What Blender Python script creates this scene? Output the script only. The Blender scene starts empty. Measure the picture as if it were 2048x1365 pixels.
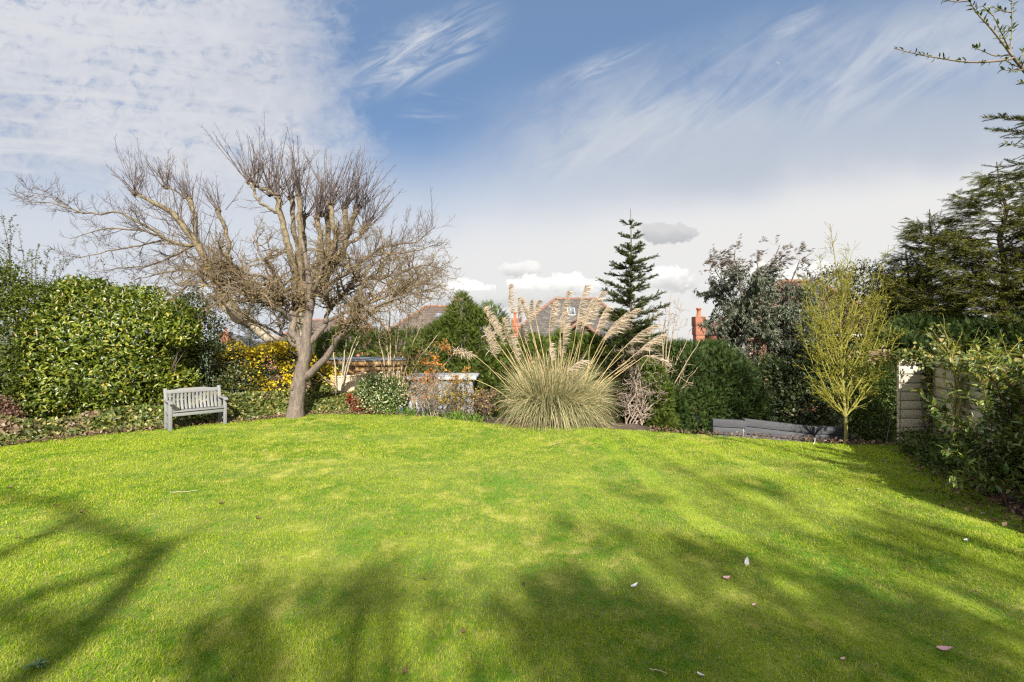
import bpy, math, numpy as np
from math import radians as rad
sc = bpy.context.scene
COL = sc.collection
# ------------------------------------------------------------------ camera, light, exposure
FPX, EYE, CX, CY = 910.0, 1.95, 1024.0, 682.5
cam = bpy.data.cameras.new('camera'); cam_o = bpy.data.objects.new('camera', cam); COL.objects.link(cam_o)
cam.sensor_width = 36.0; cam.lens = 36.0 * FPX / 2048.0
cam.clip_start = 0.05; cam.clip_end = 5000
cam_o.location = (0, 0, EYE); cam_o.rotation_euler = (rad(90), 0, 0)
sc.camera = cam_o
SUN_AZ, SUN_EL = rad(9), rad(35)          # sun behind the viewer, a little to the right
SX, SY, SZ = math.sin(SUN_AZ), -math.cos(SUN_AZ), math.tan(SUN_EL)   # towards the sun, per metre along the ground
sun = bpy.data.lights.new('sun', 'SUN'); sun.energy = 5.0; sun.angle = rad(0.9); sun.color = (1.0, 0.94, 0.84)
sun_o = bpy.data.objects.new('sun', sun); COL.objects.link(sun_o)
sun_o.location = (6, -16, 14)
sun_o.rotation_euler = (math.pi/2 - SUN_EL, 0, SUN_AZ)
vs = sc.view_settings
vs.view_transform = 'Standard'; vs.look = 'None'; vs.exposure = 1.2; vs.gamma = 1.0; vs.use_curve_mapping = False
sc.cycles.max_bounces = 6; sc.cycles.diffuse_bounces = 3; sc.cycles.transparent_max_bounces = 4
sc.cycles.use_denoising = False; sc.cycles.use_adaptive_sampling = False; sc.cycles.pixel_filter_type = 'BLACKMAN_HARRIS'; sc.cycles.filter_width = 1.3
sc.cycles.sample_clamp_indirect = 4.0; sc.cycles.sample_clamp_direct = 12.0
sc.cycles.glossy_bounces = 2; sc.cycles.transmission_bounces = 3

class NT:
    """small expression builder for shader node trees"""
    def __init__(s, tree): s.t = tree; s.n = tree.nodes; s.l = tree.links
    def new(s, typ, **kw):
        nd = s.n.new(typ)
        for k, v in kw.items(): setattr(nd, k, v)
        return nd
    def put(s, sock, v):
        if isinstance(v, bpy.types.NodeSocket): s.l.new(v, sock)
        elif v is not None:
            if hasattr(sock.default_value, '__len__') and not isinstance(v, (tuple, list)): v = (v,)*len(sock.default_value)
            if isinstance(v, (tuple, list)) and len(sock.default_value) == 4 and len(v) == 3: v = (*v, 1)
            sock.default_value = v
    def m(s, op, a, b=None, c=None, clamp=False):
        nd = s.new('ShaderNodeMath', operation=op, use_clamp=clamp)
        for i, x in enumerate((a, b, c)): s.put(nd.inputs[i], x)
        return nd.outputs[0]
    def add(s, a, b): return s.m('ADD', a, b)
    def sub(s, a, b): return s.m('SUBTRACT', a, b)
    def mul(s, a, b): return s.m('MULTIPLY', a, b)
    def sm(s, x, lo, hi, a=0.0, b=1.0):
        nd = s.new('ShaderNodeMapRange', interpolation_type='SMOOTHSTEP', clamp=True)
        for i, v in enumerate((x, lo, hi, a, b)): s.put(nd.inputs[i], v)
        return nd.outputs[0]
    def lin(s, x, lo, hi, a=0.0, b=1.0):
        nd = s.new('ShaderNodeMapRange', clamp=True)
        for i, v in enumerate((x, lo, hi, a, b)): s.put(nd.inputs[i], v)
        return nd.outputs[0]
    def xyz(s, x, y, z=0.0):
        nd = s.new('ShaderNodeCombineXYZ')
        for i, v in enumerate((x, y, z)): s.put(nd.inputs[i], v)
        return nd.outputs[0]
    def noise(s, vec, scale, detail=4, rough=0.55, dist=0.0, col=False):
        nd = s.new('ShaderNodeTexNoise')
        if vec is not None: s.l.new(vec, nd.inputs['Vector'])
        nd.inputs['Scale'].default_value = scale; nd.inputs['Detail'].default_value = detail
        nd.inputs['Roughness'].default_value = rough; nd.inputs['Distortion'].default_value = dist
        return nd.outputs['Color' if col else 'Fac']
    def mix(s, f, a, b, blend='MIX'):
        nd = s.new('ShaderNodeMix', data_type='RGBA', blend_type=blend)
        s.put(nd.inputs[0], f); s.put(nd.inputs[6], a); s.put(nd.inputs[7], b)
        return nd.outputs[2]
    def ramp(s, f, stops, interp='LINEAR'):
        nd = s.new('ShaderNodeValToRGB'); nd.color_ramp.interpolation = interp
        e = nd.color_ramp.elements
        while len(e) < len(stops): e.new(0.5)
        for el, (p, c) in zip(e, stops): el.position = p; el.color = (*c, 1)
        s.put(nd.inputs[0], f)
        return nd.outputs[0]
    def mapping(s, vec, scale, rot=(0, 0, 0)):
        nd = s.new('ShaderNodeMapping'); s.l.new(vec, nd.inputs[0])
        nd.inputs['Scale'].default_value = scale; nd.inputs['Rotation'].default_value = rot
        return nd.outputs[0]

# ------------------------------------------------------------------ sky
def build_world():
    w = bpy.data.worlds.new('World'); sc.world = w; w.use_nodes = True
    t = NT(w.node_tree)
    for nd in list(t.n): t.n.remove(nd)
    out = t.new('ShaderNodeOutputWorld'); bg = t.new('ShaderNodeBackground')
    t.l.new(bg.outputs[0], out.inputs[0])
    sky = t.new('ShaderNodeTexSky', sky_type='NISHITA')
    sky.sun_disc = False; sky.sun_elevation = SUN_EL; sky.sun_rotation = math.pi - SUN_AZ
    sky.air_density = 1.0; sky.dust_density = 0.6; sky.ozone_density = 2.0
    tc = t.new('ShaderNodeTexCoord')
    sep = t.new('ShaderNodeSeparateXYZ'); t.l.new(tc.outputs['Generated'], sep.inputs[0])
    x, y, z = sep.outputs
    ay = t.m('MAXIMUM', t.m('ABSOLUTE', y), 0.25)
    u = t.m('DIVIDE', x, ay); v = t.m('DIVIDE', z, ay)
    uv = t.xyz(u, v, 0)
    def blob(px, py, rx, ry, rot=0.0, uu=u, vv=v):
        """0 at the middle of an ellipse on the sky, 1 at its edge"""
        cu, cv = (px-CX)/FPX, (CY-py)/FPX
        du, dv = t.sub(uu, cu), t.sub(vv, cv)
        c, s_ = math.cos(rot), math.sin(rot)
        a = t.mul(t.add(t.mul(du, c), t.mul(dv, s_)), FPX/rx)
        b = t.mul(t.sub(t.mul(dv, c), t.mul(du, s_)), FPX/ry)
        return t.m('SQRT', t.add(t.mul(a, a), t.mul(b, b)))
    def rot(ang, su, sv):
        return t.mapping(t.mapping(uv, (1, 1, 1), (0, 0, -ang)), (su, sv, 1))
    nlow = t.noise(uv, 2.2, 5, 0.55)
    nmid = t.noise(uv, 6.5, 6, 0.6)
    ncell = t.noise(t.mapping(uv, (1, 1.3, 1), (0, 0, 0.7)), 24, 5, 0.6, 0.9)
    fib1 = t.noise(rot(rad(28), 4.5, 20), 1.0, 7, 0.66, 1.4)
    fib2 = t.noise(rot(rad(36), 2.4, 11), 1.3, 7, 0.64, 1.6)
    fib3 = t.noise(rot(rad(-6), 2.4, 20), 1.0, 6, 0.6, 0.8)
    col = t.mix(1.0, sky.outputs[0], (0.54, 0.80, 1.0), 'MULTIPLY')
    col = t.mix(0.6, col, (1.65, 2.4, 3.65))
    # blue thinning towards the horizon
    vt = t.sub(v, t.mul(u, 0.13))
    hz = t.sm(t.add(vt, t.mul(t.sub(nlow, 0.5), 0.14)), 0.50, 0.17)
    col = t.mix(hz, col, t.mix(t.sm(u, -0.9, 0.5), (5.3, 5.4, 5.6), (5.65, 5.62, 5.55)))
    pale = t.mul(t.sm(u, -0.1, -0.5), t.sm(v, 0.50, 0.24))
    col = t.mix(t.mul(pale, 0.9), col, (4.6, 4.85, 5.25))
    gb = t.mul(t.mul(t.sm(u, -0.05, 0.5), t.sm(t.sub(v, t.mul(u, 0.10)), 0.52, 0.40)), t.sm(t.sub(v, t.mul(u, 0.10)), 0.22, 0.34))
    col = t.mix(t.mul(gb, t.sm(nlow, 0.25, 0.7, 0.35, 0.85)), col, (3.35, 3.7, 4.3))
    # high veil over the middle and right
    bc = t.sub(v, t.add(0.41, t.mul(u, 0.27)))
    band = t.mul(t.sm(t.m('ABSOLUTE', t.add(bc, t.mul(t.sub(nlow, 0.5), 0.16))), 0.20, 0.02), t.sm(u, -0.2, 0.15))
    veil = t.mul(band, t.sm(t.add(t.mul(fib2, 0.30), t.add(t.mul(nmid, 0.25), t.mul(nlow, 0.45))), 0.30, 0.62))
    col = t.mix(t.mul(veil, 0.72), col, (4.2, 4.45, 4.85))
    # fibrous wisps
    for (px, py, rx, ry, ro, fib, lo, hi, k) in ((850, 100, 190, 75, 0.42, fib1, 0.32, 0.72, 0.9), (1190, 140, 150, 32, 0.35, fib1, 0.40, 0.72, 0.5),
                                        (1590, 45, 80, 26, 0.55, fib1, 0.36, 0.8, 0.7), (880, 210, 90, 40, 0.3, fib3, 0.46, 0.66, 0.4),
                                        (1270, 270, 300, 60, 0.35, fib2, 0.36, 0.8, 0.4), (1760, 150, 240, 90, 0.5, fib2, 0.34, 0.8, 0.5)):
        d = blob(px, py, rx, ry, ro)
        mk = t.mul(t.sm(d, 1.15, 0.25), t.sm(fib, lo, hi))
        col = t.mix(t.mul(mk, k), col, (4.7, 4.9, 5.2))
    # broken cloud sheet at the left
    eu = t.add(t.add(u, t.mul(t.sub(nmid, 0.5), 0.46)), t.mul(t.sub(ncell, 0.5), 0.22))
    edge = t.sm(t.sub(eu, t.mul(t.sub(v, 0.45), -0.25)), -0.26, -0.50)
    low = t.sm(t.add(v, t.mul(t.sub(nlow, 0.5), 0.3)), 0.26, 0.42)
    sheet = t.mul(edge, low)
    tex = t.add(t.mul(ncell, 0.35), t.add(t.mul(fib3, 0.40), t.mul(nmid, 0.25)))
    sheet = t.mul(sheet, t.sm(tex, 0.30, 0.50, 0.18, 0.97))
    shade = t.sm(t.add(t.mul(nlow, 0.6), t.mul(ncell, 0.4)), 0.35, 0.62)
    col = t.mix(sheet, col, t.mix(shade, (3.75, 4.0, 4.6), (4.75, 4.85, 5.15)))
    streak = t.mul(t.sm(fib3, 0.46, 0.64), t.mul(t.sm(u, -0.45, -0.75), t.sm(v, 0.20, 0.32)))
    col = t.mix(t.mul(streak, 0.55), col, (4.9, 5.0, 5.2))
    # heaped clouds low down
    nc = t.noise(uv, 17, 7, 0.62, 0.2); nc2 = t.noise(uv, 44, 5, 0.6)
    puff = t.add(t.mul(t.sub(nc, 0.5), 2.1), t.mul(t.sub(nc2, 0.5), 0.8))
    for (px, py, rx, ry, a, b, k) in ((925, 583, 62, 24, (4.5, 4.5, 4.6), (7.6, 7.5, 7.2), 1.0), (1045, 540, 46, 18, (4.5, 4.5, 4.5), (6.6, 6.5, 6.3), .9),
                                   (1120, 575, 105, 27, (4.4, 4.45, 4.5), (7.4, 7.3, 7.0), 1.0), (1000, 598, 190, 18, (4.2, 4.25, 4.3), (5.4, 5.4, 5.3), .8),
                                   (1350, 560, 52, 27, (4.5, 4.5, 4.5), (7.4, 7.3, 7.0), .95), (1330, 466, 66, 20, (3.3, 3.4, 3.5), (4.5, 4.5, 4.5), .85),
                                   (1600, 565, 210, 40, (4.6, 4.6, 4.6), (6.9, 6.8, 6.5), .95), (1760, 560, 90, 34, (4.3, 4.3, 4.3), (5.9, 5.85, 5.7), .9),
                                   (450, 610, 300, 40, (4.6, 4.8, 5.1), (5.6, 5.7, 5.8), .6)):
        d = t.add(blob(px, py, rx, ry), puff)
        vv = t.sub(t.mul(t.sub(v, (CY-py)/FPX), FPX/ry), t.mul(puff, 0.9))
        col = t.mix(t.mul(t.sm(d, 1.08, 0.80), k), col, t.mix(t.sm(vv, -0.75, 0.5), a, b))
    # below the horizon the air is plain grey
    col = t.mix(t.sm(v, 0.02, -0.05), col, (2.0, 2.0, 1.9))
    # added brightness in the unseen sky behind the viewer, to fill the shadows
    col = t.mix(t.sm(y, 0.1, -0.5), col, (8.5, 8.5, 8.8))
    t.l.new(col, bg.inputs[0]); bg.inputs[1].default_value = 0.065
build_world()
# ------------------------------------------------------------------ helpers
def W(px, py, Y): return np.array([(px-CX)/FPX*Y, Y, EYE+(CY-py)/FPX*Y])
def Gd(px, py, z=0.0):
    Y = FPX*(EYE-z)/(py-CY); return np.array([(px-CX)/FPX*Y, Y, z])
def RNG(k): return np.random.default_rng(k)
def nrm(a): return a/np.maximum(np.linalg.norm(a, axis=-1, keepdims=True), 1e-9)
def tag(o, label=None, cat=None, group=None, kind=None):
    if label: o['label'] = label
    if cat: o['category'] = cat
    if group: o['group'] = group
    if kind: o['kind'] = kind
    return o
def thing(name, label, cat, loc=(0, 0, 0), rz=0.0, group=None):
    o = bpy.data.objects.new(name, None); COL.objects.link(o)
    o.location = [float(c) for c in loc]; o.rotation_euler = (0, 0, rz); o.empty_display_size = 0.2
    return tag(o, label, cat, group)
class Geo:
    """collects vertices and faces for ONE mesh object"""
    def __init__(s): s.V = []; s.F = []; s.n = 0
    def add(s, V, *Fs):
        V = np.asarray(V, dtype=np.float32).reshape(-1, 3)
        for F in Fs:
            F = np.asarray(F, dtype=np.int64)
            if len(F): s.F.append(F + s.n)
        s.V.append(V); s.n += len(V); return s
    def box(s, lo, hi, M=None):
        (x0, y0, z0), (x1, y1, z1) = lo, hi
        V = np.array([(x, y, z) for z in (z0, z1) for y in (y0, y1) for x in (x0, x1)], float)
        if M is not None: V = M(V)
        return s.add(V, [(0, 2, 3, 1), (4, 5, 7, 6), (0, 1, 5, 4), (2, 6, 7, 3), (0, 4, 6, 2), (1, 3, 7, 5)])
    def build(s, name, mat, parent=None, smooth=False, bevel=0.0):
        me = bpy.data.meshes.new(name)
        V = np.concatenate(s.V); me.vertices.add(len(V)); me.vertices.foreach_set('co', V.ravel())
        sizes = np.concatenate([np.full(len(F), F.shape[1]) for F in s.F])
        loops = np.concatenate([F.ravel() for F in s.F]).astype(np.int32)
        me.loops.add(len(loops)); me.loops.foreach_set('vertex_index', loops)
        me.polygons.add(len(sizes))
        st = np.concatenate([[0], np.cumsum(sizes)[:-1]]).astype(np.int32)
        me.polygons.foreach_set('loop_start', st); me.polygons.foreach_set('loop_total', sizes.astype(np.int32))
        if smooth: me.polygons.foreach_set('use_smooth', np.ones(len(sizes), dtype=bool))
        me.update(calc_edges=True); me.validate()
        me.materials.append(mat)
        o = bpy.data.objects.new(name, me); COL.objects.link(o)
        if parent is not None:
            o.parent = parent
            o.matrix_parent_inverse = parent_inv(parent)
        if bevel:
            b = o.modifiers.new('bevel', 'BEVEL'); b.width = bevel; b.segments = 2; b.limit_method = 'ANGLE'
        return o
def parent_inv(p):
    from mathutils import Matrix, Euler
    M = Matrix.LocRotScale(p.location, p.rotation_euler, p.scale)
    if p.parent is not None: M = (Matrix.LocRotScale(p.parent.location, p.parent.rotation_euler, p.parent.scale)) @ M if p.type == 'EMPTY' else M
    return M.inverted() if p.type == 'EMPTY' else Matrix.Identity(4)
def tubes(P, R, S=4):
    """P (N,K,3) centre lines, R (N,K) radii -> vertices, quads"""
    P = np.asarray(P, float); R = np.asarray(R, float)
    if P.ndim == 2: P = P[None]; R = R[None]
    N, K, _ = P.shape
    T = nrm(np.gradient(P, axis=1))
    ch = nrm(P[:, -1]-P[:, 0]); ax = np.argmin(np.abs(ch), axis=1)
    ref = np.eye(3)[ax][:, None, :].repeat(K, 1)
    U = nrm(np.cross(T, ref)); B = np.cross(T, U)
    a = np.arange(S)*2*np.pi/S
    ring = U[:, :, None, :]*np.cos(a)[None, None, :, None] + B[:, :, None, :]*np.sin(a)[None, None, :, None]
    V = P[:, :, None, :] + ring*R[:, :, None, None]
    idx = np.arange(N*K*S).reshape(N, K, S)
    nx = np.roll(idx, -1, axis=2)
    Q = np.stack([idx[:, :-1], nx[:, :-1], nx[:, 1:], idx[:, 1:]], axis=-1).reshape(-1, 4)
    return V.reshape(-1, 3), Q
def strips(P, Wd, side):
    """ribbons: P (N,K,3), Wd (N,K) widths, side (N,3)"""
    N, K, _ = P.shape
    off = side[:, None, :]*Wd[:, :, None]*0.5
    V = np.stack([P-off, P+off], axis=2)
    idx = np.arange(N*K*2).reshape(N, K, 2)
    Q = np.stack([idx[:, :-1, 0], idx[:, :-1, 1], idx[:, 1:, 1], idx[:, 1:, 0]], axis=-1).reshape(-1, 4)
    return V.reshape(-1, 3), Q
def place(p, d, n, L, Wd, tmpl):
    """copies of a small leaf template: local x width, y along d, z along n"""
    tv, tf = tmpl
    d = nrm(d); n = nrm(n - d*np.sum(n*d, axis=1, keepdims=True)); s_ = np.cross(d, n)
    L = np.broadcast_to(L, (len(p),)); Wd = np.broadcast_to(Wd, (len(p),))
    V = (p[:, None, :] + d[:, None, :]*(tv[None, :, 1, None]*L[:, None, None])
         + s_[:, None, :]*(tv[None, :, 0, None]*Wd[:, None, None]) + n[:, None, :]*(tv[None, :, 2, None]*L[:, None, None]))
    m = len(tv)
    F = (tf[None] + (np.arange(len(p))*m)[:, None, None]).reshape(-1, tf.shape[1])
    return V.reshape(-1, 3), F
def TM(v, f): return np.array(v, float), np.array(f, int)
LEAF = TM([(0, 0, 0), (-.5, .38, .10), (.5, .38, .10), (0, .45, 0), (-.36, .72, .06), (.36, .72, .06), (0, .74, -.03), (0, 1, -.12)],
          [(0, 3, 1), (0, 2, 3), (1, 3, 6), (1, 6, 4), (3, 2, 5), (3, 5, 6), (4, 6, 7), (6, 5, 7)])
LEAF2 = TM([(0, 0, 0), (-.5, .45, .10), (.5, .45, .10), (0, 1, 0)], [(0, 3, 1), (0, 2, 3)])
IVY = TM([(0, 0, 0), (-.5, .12, .05), (-.42, .5, .03), (0, 1, -.1), (.42, .5, .03), (.5, .12, .05)], [(0, 2, 1), (0, 3, 2), (0, 4, 3), (0, 5, 4)])
def frond_tmpl():
    v = []; f = []
    def leaf(x0, y0, ax, ay, w, zt):
        k = len(v); px, py = -ay, ax
        v.extend([(x0, y0, 0), (x0+ax*.5+px*w, y0+ay*.5+py*w, zt*.5), (x0+ax, y0+ay, zt), (x0+ax*.5-px*w, y0+ay*.5-py*w, zt*.5)])
        f.append((k, k+1, k+2, k+3))
    leaf(0, 0, 0, 1.0, .045, -.22)
    for i, y0 in enumerate((.12, .26, .40, .54, .68, .80)):
        l = .42*(1-.62*y0)
        for s_ in (-1, 1): leaf(0, y0, s_*l*.72, l*.70, .12, -.14*y0-.05)
    return TM(v, f)
FROND = frond_tmpl()
def needle_tmpl():
    v = []; f = []; r = RNG(3)
    for i in range(26):
        y = .03+.9*i/26; a = r.uniform(0, 2*np.pi); ln = .30*(1-.3*y)
        x, z = math.cos(a)*ln, abs(math.sin(a))*ln*.75-.04
        k = len(v); v.extend([(x*.05-.035, y, 0), (x*.05+.035, y+.02, 0), (x, y+.20, z)]); f.append((k, k+1, k+2))
    return TM(v, f)
NEEDLE = needle_tmpl()
def bump(p, seed, f=2.0):
    r = RNG(seed); o = np.zeros(len(p))
    for i in range(7):
        k = r.normal(size=3)*f*(0.6+0.35*i); o += np.sin(p@k + r.uniform(0, 6.28))/(1+.35*i)
    return o/3.0
def blob_pts(blobs, n, r, shell=.25, back=.35, amp=.14, seed=1, freq=1.6):
    """points near the skin of a union of ellipsoids, with outward normals"""
    B = np.array(blobs, float); C, Rr = B[:, :3], B[:, 3:6]
    area = (Rr[:, 0]*Rr[:, 2]+Rr[:, 0]*Rr[:, 1]+Rr[:, 1]*Rr[:, 2])
    Ps = []; Ns = []; got = 0
    while got < n:
        m = n
        i = r.choice(len(B), m, p=area/area.sum())
        d = nrm(r.normal(size=(m, 3)))
        ok = (d[:, 1] < back) | (r.random(m) < .12)
        i, d = i[ok], d[ok]
        s_ = 1-shell*r.random(len(i))**1.4
        base = C[i]+Rr[i]*d
        p = C[i]+Rr[i]*d*(s_*(1+amp*bump(base, seed, freq)))[:, None]
        q = np.linalg.norm((p[:, None]-C[None])/Rr[None], axis=2); q[np.arange(len(i)), i] = 9
        k = q.min(axis=1) > .82
        Ps.append(p[k]); Ns.append(nrm(d[k]/Rr[i][k])); got += k.sum()
    return np.concatenate(Ps)[:n], np.concatenate(Ns)[:n]
def pb(px, py, Y, rx, ry, dep):
    """an ellipsoid seen at a pixel, radii in pixels at that distance, depth in metres"""
    return (*W(px, py, Y), rx/FPX*Y, dep, ry/FPX*Y)
def resample(pts, K):
    pts = np.asarray(pts, float); d = np.concatenate([[0], np.cumsum(np.linalg.norm(np.diff(pts[:, :3], axis=0), axis=1))])
    # Catmull-Rom through the points
    t = np.linspace(0, d[-1], K); i = np.clip(np.searchsorted(d, t, side='right')-1, 0, len(pts)-2)
    a = ((t-d[i])/np.maximum(d[i+1]-d[i], 1e-6))[:, None]
    p0, p1, p2, p3 = pts[np.maximum(i-1, 0)], pts[i], pts[i+1], pts[np.minimum(i+2, len(pts)-1)]
    return .5*((2*p1)+(p2-p0)*a+(2*p0-5*p1+4*p2-p3)*a**2+(3*p1-p0-3*p2+p3)*a**3)
def limb(pts, Y, K=14):
    """[(px,py,dY,r)] -> (K,3),(K,)"""
    q = np.array([(*W(a, b, Y+c), rr) for a, b, c, rr in pts]); q = resample(q, K)
    return q[:, :3], np.maximum(q[:, 3], .004)
def spawn(P, R, n, r, t0=.25, t1=1., ang=(30, 65), ln=(.3, .6), K=5, up=.0, wander=.12, rr=.55, rmin=.002, tip=.35, taper=True, flat=None):
    """n child twigs growing from random places on the parent lines"""
    N, Kp, _ = P.shape
    seg = np.linalg.norm(np.diff(P, axis=1), axis=2).sum(1); pr = seg/seg.sum()
    i = r.choice(N, n, p=pr); t = t0+(t1-t0)*r.random(n)
    f = t*(Kp-1); k = np.minimum(f.astype(int), Kp-2); a = (f-k)[:, None]
    p0 = P[i, k]*(1-a)+P[i, k+1]*a; T = nrm(P[i, k+1]-P[i, k])
    r0 = (R[i, k]*(1-a[:, 0])+R[i, k+1]*a[:, 0])*rr
    q = nrm(np.cross(T, r.normal(size=(n, 3)))); an = np.radians(r.uniform(*ang, n))[:, None]
    d = nrm(T*np.cos(an)+q*np.sin(an))
    if flat is not None: d[:, 2] *= flat; d = nrm(d)
    L = r.uniform(*ln, n)
    if taper: L = L*(1.15-.6*t)
    out = np.zeros((n, K, 3)); out[:, 0] = p0; st = L/(K-1)
    for j in range(1, K):
        d = nrm(d + r.normal(size=(n, 3))*wander + np.array([0, 0, up]))
        out[:, j] = out[:, j-1]+d*st[:, None]
    Rr = np.maximum(r0, rmin)[:, None]*np.linspace(1, tip, K)[None]
    return out, np.maximum(Rr, rmin*.8)
# ------------------------------------------------------------------ materials
MAT = {}
def new_mat(name):
    m = bpy.data.materials.new(name); m.use_nodes = True; t = NT(m.node_tree)
    for nd in list(t.n): t.n.remove(nd)
    out = t.new('ShaderNodeOutputMaterial'); b = t.new('ShaderNodeBsdfPrincipled'); t.l.new(b.outputs[0], out.inputs[0])
    MAT[name] = m
    return m, t, b, out
def leaf_mat(name, stops, rough=.5, trans=.35, tcol=None, spec=.2, vary=.35, scale=1.2, patch=None):
    m, t, b, out = new_mat(name)
    g = t.new('ShaderNodeNewGeometry')
    c = t.ramp(g.outputs['Random Per Island'], stops)
    if vary:
        n = t.noise(g.outputs['Position'], scale, 3)
        c = t.mix(1.0, c, t.ramp(n, [(.3, (1-vary,)*3), (.7, (1+vary*.6,)*3)]), 'MULTIPLY')
    if patch:
        n2 = t.noise(g.outputs['Position'], patch[0], 3); c = t.mix(t.sm(n2, patch[1], patch[2]), c, patch[3])
    t.l.new(c, b.inputs['Base Color']); b.inputs['Roughness'].default_value = rough
    b.inputs['Specular IOR Level'].default_value = spec
    if trans:
        tr = t.new('ShaderNodeBsdfTranslucent'); t.l.new(t.mix(1.0, c, tcol or (1.5, 1.5, .6), 'MULTIPLY'), tr.inputs[0])
        mx = t.new('ShaderNodeMixShader'); mx.inputs[0].default_value = trans
        t.l.new(b.outputs[0], mx.inputs[1]); t.l.new(tr.outputs[0], mx.inputs[2]); t.l.new(mx.outputs[0], out.inputs[0])
    return m
def bark_mat(name, stops, scale=(6, 6, 1.6), bump_=.5, rough=.9, fine=40, moss=None):
    m, t, b, out = new_mat(name)
    tc = t.new('ShaderNodeNewGeometry'); v = t.mapping(tc.outputs['Position'], scale)
    n = t.noise(v, 2.5, 7, .65, .4); n2 = t.noise(tc.outputs['Position'], fine, 3)
    c = t.ramp(t.add(t.mul(n, .75), t.mul(n2, .25)), stops)
    if moss: c = t.mix(t.sm(t.noise(tc.outputs['Position'], 5.0, 4), moss[0], moss[1]), c, moss[2])
    t.l.new(c, b.inputs['Base Color']); b.inputs['Roughness'].default_value = rough
    bp = t.new('ShaderNodeBump'); bp.inputs['Strength'].default_value = bump_; bp.inputs['Distance'].default_value = .03
    t.l.new(t.add(n, t.mul(n2, .4)), bp.inputs['Height']); t.l.new(bp.outputs[0], b.inputs['Normal'])
    return m
def wood_mat(name, stops, axis=0, rough=.75, scale=1.0, weather=None):
    m, t, b, out = new_mat(name)
    tc = t.new('ShaderNodeTexCoord'); sc_ = [18*scale]*3; sc_[axis] = 1.1*scale
    v = t.mapping(tc.outputs['Object'], sc_); n = t.noise(v, 2.0, 6, .6, .6)
    g = t.new('ShaderNodeNewGeometry')
    c = t.ramp(n, stops)
    c = t.mix(1.0, c, t.ramp(g.outputs['Random Per Island'], [(0, (.82,)*3), (1, (1.12,)*3)]), 'MULTIPLY')
    if weather: c = t.mix(t.sm(t.noise(tc.outputs['Object'], weather[0], 5, .6), weather[1], weather[2]), c, weather[3])
    t.l.new(c, b.inputs['Base Color']); b.inputs['Roughness'].default_value = rough
    bp = t.new('ShaderNodeBump'); bp.inputs['Strength'].default_value = .3; bp.inputs['Distance'].default_value = .005
    t.l.new(n, bp.inputs['Height']); t.l.new(bp.outputs[0], b.inputs['Normal'])
    return m
def plain_mat(name, colr, rough=.6, spec=.4, var=.15, scale=4.0, emit=None):
    m, t, b, out = new_mat(name)
    tc = t.new('ShaderNodeNewGeometry'); n = t.noise(tc.outputs['Position'], scale, 5)
    c = t.mix(1.0, (*colr, 1), t.ramp(n, [(.3, (1-var,)*3), (.7, (1+var,)*3)]), 'MULTIPLY')
    t.l.new(c, b.inputs['Base Color']); b.inputs['Roughness'].default_value = rough; b.inputs['Specular IOR Level'].default_value = spec
    if emit: t.l.new(c, b.inputs['Emission Color']); b.inputs['Emission Strength'].default_value = emit
    return m
def brick_mat(name, c1, c2, mortar, bw=.225, bh=.075, ms=.012, plane='xz', lichen=None, rough=.85):
    """bricks or tiles in world metres; plane xz (walls facing us), yz, or sl (sloping roofs: x and height)"""
    m, t, b, out = new_mat(name)
    g = t.new('ShaderNodeNewGeometry'); sp = t.new('ShaderNodeSeparateXYZ'); t.l.new(g.outputs['Position'], sp.inputs[0])
    a = t.add(sp.outputs[0], t.mul(sp.outputs[1], .31 if plane == 'sl' else 1.0)); v = t.xyz(a, sp.outputs[2], 0)
    br = t.new('ShaderNodeTexBrick'); t.l.new(v, br.inputs['Vector'])
    br.inputs['Color1'].default_value = (*c1, 1); br.inputs['Color2'].default_value = (*c2, 1); br.inputs['Mortar'].default_value = (*mortar, 1)
    br.inputs['Scale'].default_value = 1; br.inputs['Mortar Size'].default_value = ms
    br.inputs['Brick Width'].default_value = bw; br.inputs['Row Height'].default_value = bh; br.inputs['Bias'].default_value = 0
    n = t.noise(v, 3.0, 6, .65); c = t.mix(1.0, br.outputs[0], t.ramp(n, [(.3, (.68,)*3), (.7, (1.25,)*3)]), 'MULTIPLY')
    if lichen: c = t.mix(t.sm(t.noise(v, lichen[0], 5, .65), lichen[1], lichen[2]), c, lichen[3])
    t.l.new(c, b.inputs['Base Color']); b.inputs['Roughness'].default_value = rough
    bp = t.new('ShaderNodeBump'); bp.inputs['Strength'].default_value = .6; bp.inputs['Distance'].default_value = .02; bp.invert = True
    t.l.new(br.outputs['Fac'], bp.inputs['Height']); t.l.new(bp.outputs[0], b.inputs['Normal'])
    return m
# ------------------------------------------------------------------ ground
EDGE = np.array([(-12.5, 6.0), (-10.6, 7.6), (-9.5, 8.43), (-9.0, 9.3), (-8.1, 10.02), (-6.76, 10.75), (-5.66, 11.87), (-4.9, 12.12), (-3.94, 12.2), (-2.27, 11.87), (-.52, 10.85), (.86, 10.29),
                 (3.0, 9.89), (4.12, 9.46), (6.3, 8.63), (7.2, 8.47)])
RIGHT = np.array([(7.42, 7.97), (6.42, 6.63), (5.58, 4.96), (5.3, 3.4), (5.5, -3.5)])
def edge_y(x): return np.interp(x, EDGE[:, 0], EDGE[:, 1])
def sstep(x, a, b):
    t = np.clip((x-a)/(b-a), 0, 1); return t*t*(3-2*t)
def terrain(x, y):
    x = np.asarray(x, float); y = np.asarray(y, float)
    d = y-edge_y(x)
    rt = sstep(x, 3.0, 4.6)
    z = -(1-rt)*.95*sstep(d, 1.1, 3.4) - rt*(.75*sstep(d, .12, .9)+.2*sstep(d, 1.1, 3.4))
    z -= 2.3*sstep(y, 17, 34)
    z += .16*sstep(-x, 9.3, 12)*sstep(y, 6, 9)
    return z
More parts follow.
